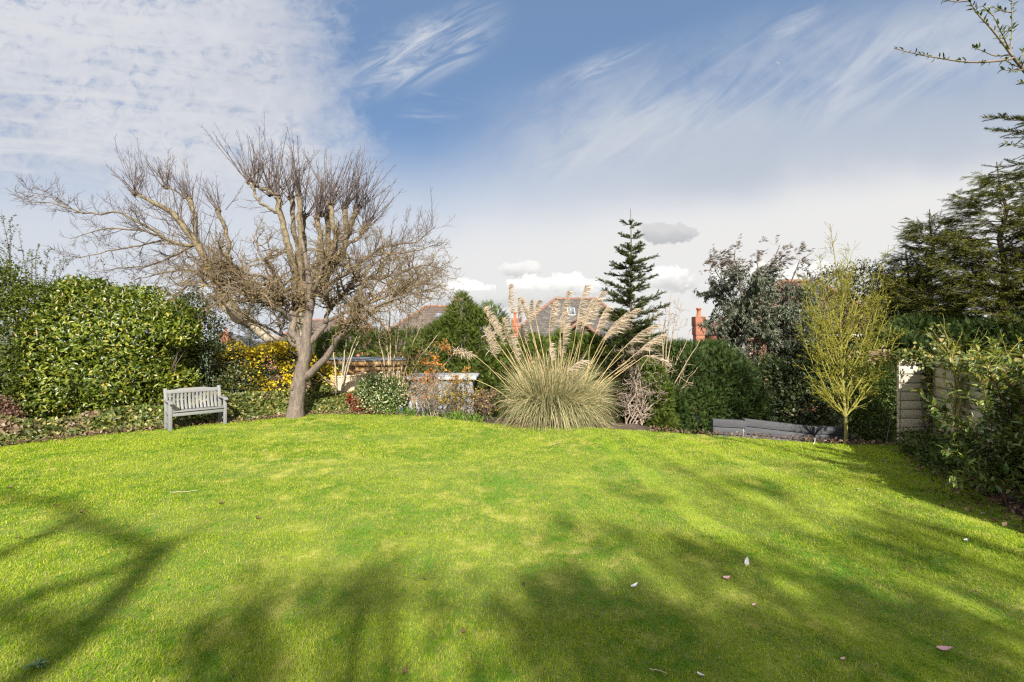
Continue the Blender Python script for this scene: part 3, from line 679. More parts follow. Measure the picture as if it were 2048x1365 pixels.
    for a, ra in list(zip(sh, rs))+sh2:
        c.add(*tubes(a, ra, 4))
        n = int(len(a)*(7 if len(a) < 50 else 6))
        b_, rb = spawn(a, ra, n, r, .25, 1, (25, 50), (.12, .42), K=4, up=.10, wander=.08, rr=.6, rmin=.0042, tip=.7); c.add(*tubes(b_, rb, 3)); tw.append((b_, rb))
    # a shaggy low skirt of fine twigs inside the crown
    PLs = np.array([resample(p, 14) for p in PL[2:]]); RLs = np.array([np.interp(np.linspace(0, 1, 14), np.linspace(0, 1, len(q)), q) for p, q in L[2:]])
    A, RA = spawn(PLs, RLs, 130, r, .3, .95, (40, 90), (.4, 1.1), K=6, up=.1, wander=.2, rr=.2, rmin=.005); c.add(*tubes(A, RA, 4))
    B, RB = spawn(A, RA, 700, r, .1, 1, (30, 70), (.15, .5), K=4, up=.06, wander=.2, rr=.6, rmin=.0042); c.add(*tubes(B, RB, 3))
    c.build('crown', MAT['red_twig'], th, smooth=True)
pollard()
# ------------------------------------------------------------------ left side: hedges and shrubs
def laurel_extra(th, blobs, r):
    p, n = blob_pts(blobs, 900, r, shell=.02, seed=31, amp=.1)
    k = (p[:, 2] > 1.9) & (p[:, 1] < 12.2); p, n = p[k][:60], n[k][:60]
    d = nrm(n*.35+[0, 0, 1.0]+r.normal(size=p.shape)*.2); L = r.uniform(.09, .16, len(p))
    P = p[:, None]+d[:, None]*(np.linspace(0, 1, 5)[None, :, None]*L[:, None, None])
    for q in P: Geo().add(*tubes(q, np.array([.010, .018, .018, .014, .004]), 5)).build('flower_spike', MAT['catkin'], th, smooth=True)
YL = 11.6
bush('laurel_hedge', 'large glossy laurel hedge with pale flower spikes behind the bench', 'hedge',
     [pb(140, 770, YL-.2, 80, 85, 1.0), pb(230, 760, YL, 100, 100, 1.1), pb(330, 745, YL+.7, 60, 100, .9), pb(150, 680, YL, 85, 85, 1.1), pb(245, 680, YL+.2, 110, 85, 1.1), pb(335, 690, YL+.8, 62, 70, .9),
      *[pb(RNG(k+60).uniform(90, 385), RNG(k+90).uniform(610, 820), YL-.55+.9*RNG(k+90).uniform(0, 1), RNG(k+9).uniform(20, 36), RNG(k+19).uniform(20, 40), .45) for k in range(18)],
      pb(190, 630, YL+.3, 110, 55, 1.0), pb(280, 630, YL+.6, 90, 55, .9), pb(160, 592, YL+.3, 40, 34, .7), pb(200, 590, YL+.4, 22, 28, .5), pb(360, 650, YL+1, 38, 40, .7), pb(90, 810, YL-.6, 60, 50, .8)],
     12500, 'laurel_leaf', LEAF, (.085, .15), (.035, .06), 301, base=(-9.6, YL, 0), stems=24, shell=.22, amp=.17, extra=laurel_extra, core=1.0, out=.25, up=.25, rnd=.75, face=1.0)
bush('small_leaved_shrub', 'tall dense small-leaved shrub filling the far left corner beside the laurel hedge', 'shrub',
     [pb(-40, 700, 11.0, 100, 140, 1.0), pb(50, 650, 11.3, 62, 70, .8), pb(80, 605, 11.5, 50, 40, .6), pb(-20, 590, 11.3, 80, 70, .8), pb(10, 770, 10.6, 62, 75, .7), pb(30, 700, 11, 60, 60, .7)],
     16000, 'box_leaf', LEAF2, (.05, .09), (.025, .045), 302, base=(-12.3, 11.1, 0), stems=18, shell=.4, amp=.22)
def sprig_bush(name, label, cat, roots, seed, leafm, bark, Y, hgt=(1.2, 2.4), n_leaf=5600, group=None, lean=.25):
    """upright arching wands set with tiny leaves"""
    r = RNG(seed); x0 = np.mean([a for a, b in roots]); base = W(x0, 700, Y); base[2] = float(terrain(base[0], base[1]))-.06
    th = thing(name, label, cat, base, 0, group); n = len(roots); K = 12
    P = np.zeros((n, K, 3))
    for i, (x, ytop) in enumerate(roots):
        b = base+[r.uniform(-.4, .4), r.uniform(-.2, .2), 0]; e = W(x, ytop, Y+r.uniform(-.4, .4)); m_ = (b+e)/2+[(b[0]-e[0])*.15+r.normal()*.1, 0, .25]
        P[i] = resample(np.array([b, m_, e]), K)+r.normal(size=(K, 3))*.02
    R = np.linspace(.02, .004, K)[None].repeat(n, 0)
    A, RA = spawn(P, R, n*16, r, .35, 1, (25, 60), (.25, .8), K=5, up=.08, wander=.1, rr=.5, rmin=.003)
    Geo().add(*tubes(P, R, 5)).add(*tubes(A, RA, 3)).build('stem', MAT[bark], th, smooth=True)
    Q, RQ = spawn(np.concatenate([resample_many(A, 5), resample_many(P[:, 5:], 5)]), np.ones((len(A)+n, 5))*.003, n_leaf, r, .0, 1, (40, 90), (.03, .05), K=2)
    g = Geo(); d = Q[:, 1]-Q[:, 0]; g.add(*place(Q[:, 0], d, r.normal(size=d.shape)+[0, 0, 1], r.uniform(.04, .075, len(d)), r.uniform(.02, .036, len(d)), LEAF2))
    g.build('foliage', MAT[leafm], th, smooth=True); return th
def resample_many(P, K): return np.array([resample(p, K) for p in P])
sprig_bush('cotoneaster_shrub', 'tall arching shrub with tiny leaves on upright wands at far left against the sky', 'shrub',
           [(5, 430), (22, 440), (40, 470), (58, 500), (75, 490), (98, 505), (118, 530), (130, 520), (-20, 450), (-40, 430), (150, 560), (20, 520), (60, 560), (100, 570), (88, 540), (40, 560)], 303, 'sprig_leaf', 'brown_bark', 12.9)
sprig_bush('privet_shrub', 'thin straggly shrub with sparse tiny leaves showing above the laurel hedge', 'shrub',
           [(205, 520), (225, 560), (265, 530), (285, 545), (300, 575), (320, 560), (245, 590), (180, 580)], 304, 'sprig_leaf', 'red_stem', 13.4, n_leaf=1300)
bush('holly_bush', 'dark holly bush between the laurel hedge and the yellow flowering shrub', 'shrub',
     [pb(420, 740, 13, 75, 75, .8), pb(400, 660, 13.4, 58, 60, .8), pb(480, 770, 12.7, 65, 50, .6), pb(350, 730, 13.2, 55, 80, .7), pb(385, 620, 13.7, 40, 45, .6)],
     7000, 'holly_leaf', LEAF2, (.05, .085), (.03, .05), 305, base=(-8.6, 13.1, 0), stems=14, shell=.4, amp=.2, core=1.0)
def flower_extra(mat, n, name, size, lim=None, shell=.12, amp=.3, tm=IVY):
    def f(th, blobs, r):
        p, nn = blob_pts(blobs, n*3, r, shell=shell, seed=77, amp=amp)
        k = bump(p*1.6, 78, 1.4) > (.0 if lim is None else lim); p, nn = p[k][:n], nn[k][:n]
        g = Geo(); foliage(g, p, nn, r, (size*.7, size*1.2), (size*.6, size), tm, out=.8, up=.3, rnd=.7, face=.5); g.build(name, MAT[mat], th, smooth=True)
    return f
bush('yellow_flowering_shrub', 'leafy shrub covered in bright yellow blossom behind the leaning trunk', 'shrub',
     [pb(490, 745, 13.4, 55, 45, .6), pb(545, 755, 13.2, 50, 60, .6), pb(590, 745, 13.4, 50, 55, .6), pb(515, 780, 13, 60, 45, .5), pb(550, 725, 13.6, 50, 35, .5), pb(550, 790, 12.9, 50, 36, .5), pb(470, 730, 13.8, 40, 38, .5), pb(640, 770, 13.2, 40, 40, .5)],
     5200, 'holly_leaf', LEAF2, (.05, .08), (.03, .05), 306, base=(-6.9, 13.3, 0), stems=16, shell=.4, amp=.2, core=1.0, extra=flower_extra('yellow_flower', 4600, 'blossom', .075, -.5))
def ivy_bank(name, label, pts, n, seed, hgt=.38, wid=.8, mat='ivy_leaf', cat='ivy', dead=0.0):
    """a low tumbling bank of ivy along the lawn edge: nobody could count its leaves"""
    r = RNG(seed); q = resample(np.c_[np.array(pts, float), np.zeros(len(pts))], 60)[:, :2]
    i = r.integers(0, 59, n); a = r.random(n)[:, None]; c = q[i]*(1-a)+q[i+1]*a; tdir = nrm(q[i+1]-q[i]); nr = np.c_[-tdir[:, 1], tdir[:, 0]]
    s_ = r.random(n); y = s_*wid; prof = np.sin(np.clip(s_*1.15, 0, 1)*np.pi*.62)
    h = hgt*prof*(1+.45*bump(np.c_[c*1.5, y], seed, 1.3))*np.where(r.random(n) < .75, 1, r.random(n))
    xy = c+nr*y[:, None]; gz = terrain(xy[:, 0], xy[:, 1]); p = np.c_[xy, np.maximum(gz, -.25)+np.maximum(h, .015)]
    n0 = np.c_[-nr*(1-s_)[:, None]*1.3, .6*np.ones(n)]
    g = Geo(); foliage(g, p, nrm(n0), r, (.045, .085), (.045, .08), IVY, out=.4, up=-.05, rnd=.6, face=1.0)
    return tag(g.build(name, MAT[mat], None, smooth=True), label, cat, kind='stuff')
ivy_bank('ivy_ground_cover', 'low ivy and fallen leaves along the left edge of the lawn', [(-12.4, 6.05), (-10.6, 7.65), (-9.5, 8.5), (-9.0, 9.4), (-8.1, 10.1), (-7.4, 10.5)], 8000, 401, hgt=.34, wid=1.0)
ivy_bank('ivy_ground_cover', 'thick bank of ivy behind the bench and round the tree foot', [(-7.6, 10.55), (-6.76, 10.95), (-5.9, 11.95), (-4.9, 12.25), (-3.9, 12.32), (-3.2, 12.2)], 11000, 402, hgt=.62, wid=1.1)
def litter(name, label, pts, n, seed, wid=.5, mat='dead_leaf', cat='leaf litter'):
    r = RNG(seed); q = resample(np.c_[np.array(pts, float), np.zeros(len(pts))], 60)[:, :2]
    i = r.integers(0, 59, n); a = r.random(n)[:, None]; c = q[i]*(1-a)+q[i+1]*a; tdir = nrm(q[i+1]-q[i]); nr = np.c_[-tdir[:, 1], tdir[:, 0]]
    xy = c+nr*(r.normal(size=n)*wid*.5)[:, None]; p = np.c_[xy, np.maximum(terrain(xy[:, 0], xy[:, 1]), -.1)+r.uniform(0.0, .06, n)]
    g = Geo(); foliage(g, p, np.tile([0, 0, 1.0], (n, 1)), r, (.04, .08), (.025, .05), LEAF2, out=.0, up=0, rnd=1, face=1.2)
    return tag(g.build(name, MAT[mat], None, smooth=True), label, cat, kind='stuff')
litter('leaf_litter', 'dry brown leaf litter along the edge of the lawn', [(-12.4, 6.3), (-10.6, 7.95), (-9.3, 8.7), (-8.8, 9.5), (-8, 10.2), (-6.6, 10.95), (-5.6, 12.0), (-3.9, 12.3), (-2.2, 11.9)], 3600, 403, wid=.35)
# ------------------------------------------------------------------ the bench
def bench():
    fl, fr, bl, br = Gd(348.8, 862.4), Gd(452.6, 849.2), Gd(329, 858.9), Gd(432.7, 847.9)
    c = (fl+fr+bl+br)/4; ux = nrm((fr-fl)+(br-bl)); ang = math.atan2(ux[1], ux[0])
    L = 1.10; D = .46
    wood_mat('painted_wood', [(.3, (.165, .165, .165)), (.7, (.215, .215, .215))], axis=0, rough=.65, weather=(4.0, .58, .75, (.19, .18, .16)))
    m = MAT['painted_wood']
    th = thing('garden_bench', 'grey painted wooden garden bench with curved slats on the lawn by the laurel hedge', 'bench', (c[0], c[1], float(lawn_z(c[0], c[1]))-.01), ang)
    M = lambda V: (np.c_[V[:, 0]*math.cos(ang)-V[:, 1]*math.sin(ang), V[:, 0]*math.sin(ang)+V[:, 1]*math.cos(ang), V[:, 2]]+np.array(th.location))
    def part(name, boxes, bev=.006, parent=None, extra=None):
        g = Geo()
        for lo, hi in boxes: g.box(lo, hi, M)
        if extra: extra(g)
        return g.build(name, m, parent or th, bevel=bev)
    hx = L/2
    for s_ in (-1, 1):
        a, b_ = sorted((s_*hx, s_*(hx-.066)))
        part('leg', [((a, -D/2, 0), (b_, -D/2+.062, .60))])                                     # front leg carries the arm
        def post(g, a=a, b_=b_):                                                                # rear post, raked back above the seat
            z = np.array([0, .40, .62, .885]); y = np.array([D/2-.06, D/2-.06, D/2-.03, D/2+.045])
            V = np.array([(x, y[k]+o, z[k]) for k in range(4) for x, o in ((a, 0), (b_, 0), (b_, .058), (a, .058))])
            F = [(k*4+i, k*4+(i+1) % 4, k*4+4+(i+1) % 4, k*4+4+i) for k in range(3) for i in range(4)]+[(3, 2, 1, 0), (12, 13, 14, 15)]
            g.add(M(V), F)
        part('back_post', [], extra=post)
        part('stretcher', [((a+.018, -D/2+.062, .13), (b_-.018, D/2-.06, .185))])
        part('side_rail', [((a+.014, -D/2+.062, .32), (b_-.014, D/2-.06, .395))])
        def arm(g, a=a, b_=b_):
            K = 7; t_ = np.linspace(0, 1, K); y = D/2+.0-(D+.085)*t_; zt = .632+.012*np.sin(t_*np.pi)-.02*(t_ > .9); w = .036+.014*np.sin(t_*np.pi*.9); cx = (a+b_)/2
            V = np.array([(cx+sx*w[k], y[k], zt[k]-dz) for k in range(K) for sx, dz in ((-1, 0), (1, 0), (1, .034), (-1, .034))])
            F = [(k*4+i, k*4+(i+1) % 4, k*4+4+(i+1) % 4, k*4+4+i) for k in range(K-1) for i in range(4)]+[(3, 2, 1, 0), (K*4-4, K*4-3, K*4-2, K*4-1)]
            g.add(M(V), F)
        part('armrest', [], extra=arm)
    part('apron', [((-hx+.067, -D/2+.012, .305), (hx-.067, -D/2+.04, .385)), ((-hx+.067, D/2-.05, .315), (hx-.067, D/2-.02, .385))])
    part('seat', [((-hx+.01 if k else -hx+.067, -D/2-.018+k*.092, .397-.006*k), (hx-.01 if k else hx-.067, -D/2-.018+k*.092+.078, .419-.006*k)) for k in range(5)], bev=.004)
    def rail(g):
        K = 17; x = np.linspace(-hx+.064, hx-.064, K); u = np.abs(np.linspace(-1, 1, K)); top = .845+.028*(1-sstep(u, .35, .85))
        V = np.array([(x[k], yy+(.02 if zz > .8 else 0), zz) for k in range(K) for yy, zz in ((D/2+.012, .765), (D/2+.012, top[k]), (D/2+.05, top[k]), (D/2+.05, .765))])
        F = [(k*4+i, k*4+(i+1) % 4, k*4+4+(i+1) % 4, k*4+4+i) for k in range(K-1) for i in range(4)]+[(3, 2, 1, 0), (K*4-4, K*4-3, K*4-2, K*4-1)]
        g.add(M(V), [f[::-1] for f in F])
    def slats(g):
        for i in range(13):
            x = -hx+.064+.012+(L-.128-.024)*(i+.5)/13; w = .0245; K = 7; z = np.linspace(.405, .77, K); t_ = np.linspace(0, 1, K); y = D/2-.04+.06*t_+.035*np.sin(t_*np.pi)
            V = np.array([(x+sx*w, y[k]+dy, z[k]) for k in range(K) for sx, dy in ((-1, 0), (1, 0), (1, .016), (-1, .016))])
            F = [(k*4+i_, k*4+(i_+1) % 4, k*4+4+(i_+1) % 4, k*4+4+i_) for k in range(K-1) for i_ in range(4)]
            g.add(M(V), F)
    part('top_rail', [], extra=rail); part('backrest', [], extra=slats, bev=.003)
bench()
bush('brown_leaved_shrub', 'low shrub with dull reddish-brown leaves at the left picture edge below the small-leaved shrub', 'shrub',
     [pb(-5, 822, 9.9, 34, 28, .4), pb(20, 838, 9.8, 22, 18, .3)], 1500, 'rust_leaf', LEAF2, (.04, .07), (.022, .04), 311, base=(-10.9, 9.9, 0), stems=8, shell=.6)
# ------------------------------------------------------------------ houses beyond the garden
brick_mat('slate_tile', (.062, .055, .05), (.105, .094, .083), (.03, .027, .024), .30, .16, .012, 'sl', lichen=(.9, .60, .72, (.19, .165, .125)))
brick_mat('brown_tile', (.082, .062, .049), (.115, .088, .07), (.045, .033, .027), .24, .17, .016, 'sl', lichen=(.8, .60, .75, (.16, .135, .10)))
brick_mat('red_tile', (.11, .055, .038), (.15, .075, .05), (.06, .035, .028), .24, .16, .016, 'sl')
brick_mat('ridge_tile', (.17, .085, .055), (.22, .11, .07), (.11, .065, .05), .35, .5, .02, 'xz')
brick_mat('red_brick', (.36, .09, .05), (.46, .15, .08), (.34, .26, .21), .225, .075, .012, 'xz')
brick_mat('chimney_brick', (.27, .075, .035), (.35, .115, .055), (.20, .13, .10), .225, .075, .010, 'xz')
plain_mat('terracotta', (.36, .11, .045), .7); plain_mat('white_paint', (.62, .62, .60), .5, var=.08); plain_mat('render_wall', (.42, .40, .37), .8)
plain_mat('window_glass', (.10, .13, .16), .08, .8, var=.3); plain_mat('sky_glass', (.14, .16, .18), .1, .8, var=.2); plain_mat('lead', (.20, .205, .215), .5)
def quad(g, a, b, c, d, th=.0):
    g.add(np.array([a, b, c, d]), [(0, 1, 2, 3)])
def slab(g, pts, t_=.12):
    """a roof plane with thickness"""
    P = np.array(pts, float); n = nrm(np.cross(P[1]-P[0], P[2]-P[0])); n = n*np.sign(n[2] or 1); Q = P-n*t_; k = len(P)
    V = np.concatenate([P, Q]); top = [tuple(range(k))]; bot = [tuple(range(2*k-1, k-1, -1))]
    g.add(V, np.array(top), np.array(bot), [(i, (i+1) % k, (i+1) % k+k, i+k) for i in range(k)])
def ridge(g, a, b, r_=.13):
    a, b = np.array(a, float), np.array(b, float); n = max(3, int(np.linalg.norm(b-a)/.45)); s_ = np.linspace(0, 1, n*2+1)[:, None]
    P = a*(1-s_)+b*s_; R = np.full(len(P), r_); R[::2] *= .88; g.add(*tubes(P, R, 8))
def hip_roof(roof, x0, x1, y0, y1, ze, rx0, rx1, ry, zr, ov=.3):
    """eaves rectangle, ridge from rx0 to rx1 at ry: returns the four planes"""
    e = [(x0-ov, y0-ov, ze), (x1+ov, y0-ov, ze), (x1+ov, y1+ov, ze), (x0-ov, y1+ov, ze)]; r0, r1 = (rx0, ry, zr), (rx1, ry, zr)
    slab(roof, [e[0], e[1], r1, r0]); slab(roof, [e[2], e[3], r0, r1]); slab(roof, [e[3], e[0], r0]) ; slab(roof, [e[1], e[2], r1])
    return e, r0, r1
def chimney(par, c, w, d, z0, z1, pots=1, potr=.14):
    g = Geo(); x, y = c[0], c[1]; h = z1-z0
    def B(w_, d_, a, b): g.box((x-w_/2, y-d_/2, a), (x+w_/2, y+d_/2, b))
    B(w, d, z0, z0+h*.5); B(w*1.1, d*1.1, z0+h*.5, z0+h*.56); B(w*.97, d*.97, z0+h*.56, z1-h*.16); B(w*1.12, d*1.12, z1-h*.16, z1-h*.08); B(w*1.2, d*1.2, z1-h*.08, z1)
    ch = g.build('chimney', MAT['chimney_brick'], par, bevel=.01)
    for i in range(pots):
        px_ = x+(i-(pots-1)/2)*.4; q = Geo(); hp = .52
        P = np.array([(px_, y, z1-.02+hp*k) for k in (0, .1, .55, .8, .82, 1.0)]); q.add(*tubes(P, potr*np.array([1.15, 1.0, .88, .9, 1.2, 1.15]), 12)); q.build('chimney_pot', MAT['terracotta'], ch, smooth=True)
def window(par, x0, x1, z0, z1, y, n=2):
    g = Geo(); f = .055
    g.box((x0, y-.06, z0), (x1, y-.003, z0+f)); g.box((x0, y-.06, z1-f), (x1, y-.003, z1)); 
    for k in range(n+1):
        xx = x0+(x1-x0-f)*k/n; g.box((xx, y-.06, z0+f), (xx+f, y-.003, z1-f))
    w = g.build('window', MAT['white_paint'], par)
    p = Geo(); p.box((x0+f*.5, y-.03, z0+f*.5), (x1-f*.5, y-.012, z1-f*.5)); p.build('pane', MAT['window_glass'], w)
    return w
def house_centre():
    Y = 38; a, b = W(1110, 598, Y+3), W(1192, 598, Y+3); zr = a[2]; x0, x1 = W(988, 700, Y-2)[0], W(1312, 700, Y-2)[0]; ze = 1.15; y0, y1 = Y-2.2, Y+8
    th = thing('slate_house', 'grey slate hipped roof house with red ridge tiles and skylight behind the pampas grass', 'house', ((x0+x1)/2, y0, -3.2))
    w = Geo(); w.box((x0, y0, -3.3), (x1, y1, ze-.06)); w.build('wall', MAT['red_brick'], th)
    ro = Geo(); e, r0, r1 = hip_roof(ro, x0, x1, y0, y1, ze, a[0], b[0], Y+3, zr)
    # the lower gabled wing in front
    gx0, gx1, gap = W(1085, 700, Y-4)[0], W(1232, 700, Y-4)[0], W(1160, 642, Y-4); yb = Y+1.2
    slab(ro, [(gx0, y0-2.2, ze-.1), (gap[0], y0-2.2, gap[2]), (gap[0], yb, gap[2]), (gx0, yb, ze-.1)]); slab(ro, [(gx1, y0-2.2, ze-.1), (gap[0], y0-2.2, gap[2]), (gap[0], yb, gap[2]), (gx1, yb, ze-.1)])
    rf = ro.build('roof', MAT['slate_tile'], th)
    g = Geo(); g.add(np.array([(gx0+.1, y0-1.9, -3.3), (gx1-.1, y0-1.9, -3.3), (gx1-.1, y0-1.9, ze-.2), (gap[0], y0-1.9, gap[2]-.2), (gx0+.1, y0-1.9, ze-.2)]), [(0, 1, 2, 3, 4)])
    g.add(np.array([(gx0+.1, y0-1.9, -3.3), (gx0+.1, y0-.05, -3.3), (gx0+.1, y0-.05, ze-.2), (gx0+.1, y0-1.9, ze-.2), (gx1-.1, y0-1.9, -3.3), (gx1-.1, y0-.05, -3.3), (gx1-.1, y0-.05, ze-.2), (gx1-.1, y0-1.9, ze-.2)]), [(0, 1, 2, 3), (4, 5, 6, 7)]).build('gable', MAT['slate_tile'], th)
    rt = Geo(); ridge(rt, r0, r1); ridge(rt, e[0], r0, .15); ridge(rt, e[1], r1, .15)
    for gx in (gx0, gx1): ridge(rt, (gx, y0-2.25, ze-.05), (gap[0], y0-2.25, gap[2]+.05), .14)
    ridge(rt, (gap[0], y0-2.2, gap[2]+.03), (gap[0], yb, gap[2]+.03), .13); rt.build('ridge_tiles', MAT['ridge_tile'], rf, smooth=True)
    c = W(1144, 624, Y+.9); s_ = Geo(); sl = (zr-ze)/(Y+3-y0+.3)
    def onroof(x, z): return np.array([x, y0-.3+(z-ze)/sl-.06, z+.05])
    fr = [onroof(c[0]-.33, c[2]-.36), onroof(c[0]+.33, c[2]-.36), onroof(c[0]+.33, c[2]+.36), onroof(c[0]-.33, c[2]+.36)]; slab(s_, fr, .2); sk = s_.build('skylight', MAT['white_paint'], rf)
    o = np.array([0, -.05, .06]); i_ = np.mean(fr, 0); p = Geo(); slab(p, [i_+(f-i_)*.76+o for f in fr], .06); p.build('pane', MAT['window_glass'], sk)
    for px, top, wd in ((1030, 637, .52), (1000, 648, .42)):
        q = W(px, top, Y-1); chimney(rf, (q[0], Y-1), wd, .5, -.5, q[2], 1, .11)
house_centre()
def house_left():
    Y = 40; a, b = W(852, 613, Y+3), W(902, 613, Y+3); zr = a[2]; x0, x1 = W(735, 700, Y-1)[0], W(985, 700, Y-1)[0]; ze = 1.25; y0, y1 = Y-2, Y+8
    th = thing('tiled_house', 'house with brown tiled hipped roof behind the right twigs of the bare tree', 'house', ((x0+x1)/2, y0, -3.2))
    w = Geo(); w.box((x0, y0, -3.3), (x1, y1, ze-.06)); w.build('wall', MAT['red_brick'], th)
    ro = Geo(); e, r0, r1 = hip_roof(ro, x0, x1, y0, y1, ze, a[0], b[0], Y+3, zr); rf = ro.build('roof', MAT['brown_tile'], th)
    rt = Geo(); ridge(rt, r0, r1); ridge(rt, e[0], r0); ridge(rt, e[1], r1); rt.build('ridge_tiles', MAT['ridge_tile'], rf, smooth=True)
    sl = (zr-ze)/(Y+3-y0+.3); c = W(876, 632, Y+1.2); s_ = Geo()
    f = [np.array([c[0]+dx, y0-.36+(c[2]+dz-ze)/sl, c[2]+dz+.06]) for dx, dz in ((-.28, -.22), (.28, -.22), (.28, .22), (-.28, .22))]; slab(s_, f, .2); s_.build('skylight', MAT['sky_glass'], rf)
    Y = 46; x0, x1 = W(528, 700, Y)[0], W(760, 700, Y)[0]; a, b = W(612, 640, Y+3), W(690, 640, Y+3)
    th = thing('gabled_house', 'far house with brown tiled roof and red ridges behind the trunk of the bare tree', 'house', ((x0+x1)/2, Y, -3.2))
    w = Geo(); w.box((x0, Y, -3.3), (x1, Y+9, ze-.06)); w.build('wall', MAT['red_brick'], th)
    ro = Geo(); e, r0, r1 = hip_roof(ro, x0, x1, Y, Y+9, ze-.2, a[0], b[0], Y+3.5, a[2])
    g0, g1, gp = W(562, 700, Y-2)[0], W(632, 700, Y-2)[0], W(598, 664, Y-2); yb = Y+3
    slab(ro, [(g0, Y-2, ze-.3), (gp[0], Y-2, gp[2]), (gp[0], yb, gp[2]), (g0, yb, ze-.3)]); slab(ro, [(g1, Y-2, ze-.3), (gp[0], Y-2, gp[2]), (gp[0], yb, gp[2]), (g1, yb, ze-.3)])
    rf = ro.build('roof', MAT['brown_tile'], th); rt = Geo(); ridge(rt, r0, r1); ridge(rt, e[0], r0, .16); ridge(rt, e[1], r1, .16)
    for gx in (g0, g1): ridge(rt, (gx, Y-2.05, ze-.25), (gp[0], Y-2.05, gp[2]+.05), .15)
    rt.build('ridge_tiles', MAT['ridge_tile'], rf, smooth=True)
    w = Geo(); w.add(np.array([(g0+.1, Y-1.7, -3.3), (g1-.1, Y-1.7, -3.3), (g1-.1, Y-1.7, ze-.4), (gp[0], Y-1.7, gp[2]-.2), (g0+.1, Y-1.7, ze-.4)]), [(0, 1, 2, 3, 4)]).build('gable', MAT['red_brick'], th)
    q = W(737, 655, Y+1); chimney(rf, (q[0], Y+1), 1.0, .8, .2, q[2], 1)
    Y = 60; x0, x1 = W(440, 700, Y)[0], W(500, 700, Y)[0]; ze = 1.0
    th = thing('distant_house', 'distant red house just visible between the dark holly and the pale tree limb', 'house', ((x0+x1)/2, Y, -3.2))
    w = Geo(); w.box((x0, Y, -3.3), (x1, Y+8, ze)); w.build('wall', MAT['red_brick'], th); ro = Geo(); a = W(462, 672, Y+4); hip_roof(ro, x0, x1, Y, Y+8, ze, a[0]-.6, a[0]+.6, Y+4, a[2]); rf = ro.build('roof', MAT['brown_tile'], th)
    q = W(452, 664, Y+1); chimney(rf, (q[0], Y+1), 1.1, .8, .2, q[2], 1)
house_left()
def house_right():
    Y = 25; a, b = W(1545, 566, Y+3), W(1620, 566, Y+3); zr = a[2]; x0, x1 = W(1470, 700, Y)[0], W(1800, 700, Y)[0]; ze = W(1400, 668, Y)[2]; y0, y1 = Y, Y+4.6
    th = thing('brick_house', 'red brick house with red-brown tiled roof mostly hidden behind the grey-green tree', 'house', ((x0+x1)/2, y0, -3.1))
    w = Geo(); w.box((x0, y0, -3.3), (x1, y1, ze-.06)); wl = w.build('wall', MAT['red_brick'], th)
    ro = Geo(); e, r0, r1 = hip_roof(ro, x0, x1, y0, y1, ze, a[0], b[0], Y+2.3, zr, .3); rf = ro.build('roof', MAT['red_tile'], th)
    rt = Geo(); ridge(rt, r0, r1); ridge(rt, e[0], r0); ridge(rt, e[1], r1); rt.build('ridge_tiles', MAT['ridge_tile'], rf, smooth=True)
    for p0, p1, t0, t1 in ((1476, 1500, 676, 720), (1572, 1640, 680, 722), (1690, 1740, 680, 722)):
        u0, u1 = W(p0, t1, Y), W(p1, t0, Y); window(th, u0[0], u1[0], u0[2], u1[2], y0, 3)
    g = Geo(); g.box((x0-.35, y0-.47, ze-.16), (x1+.35, y0-.37, ze-.03)); g.build('gutter', MAT['white_paint'], th)
    q = W(1397.5, 634, Y+1); chimney(th, (q[0], Y+1), .5, .5, -3.2, q[2], 1, .12)
    # low white-framed conservatory against the wall
    u0, u1 = W(1488, 790, Y-3)[0], W(1600, 790, Y-3)[0]; g = Geo(); zt, zb = W(0, 728, Y)[2], W(0, 752, Y-3)[2]
    for k in range(7):
        xx = u0+(u1-u0)*k/6; g.add(*tubes(np.array([(xx, Y-3, zb), (xx, Y-.05, zt)]), np.full(2, .05), 4)); g.box((xx-.04, Y-3.04, -3.3), (xx+.04, Y-2.96, zb))
    g.box((u0-.05, Y-3.07, zb-.08), (u1+.05, Y-2.93, zb+.03)); cv = g.build('conservatory', MAT['white_paint'], th)
    p = Geo(); slab(p, [(u0, Y-3, zb-.04), (u1, Y-3, zb-.04), (u1, Y-.06, zt-.04), (u0, Y-.06, zt-.04)], .03); p.box((u0, Y-2.99, -3.3), (u1, Y-2.97, zb-.09)); p.build('glass', MAT['sky_glass'], cv)
house_right()
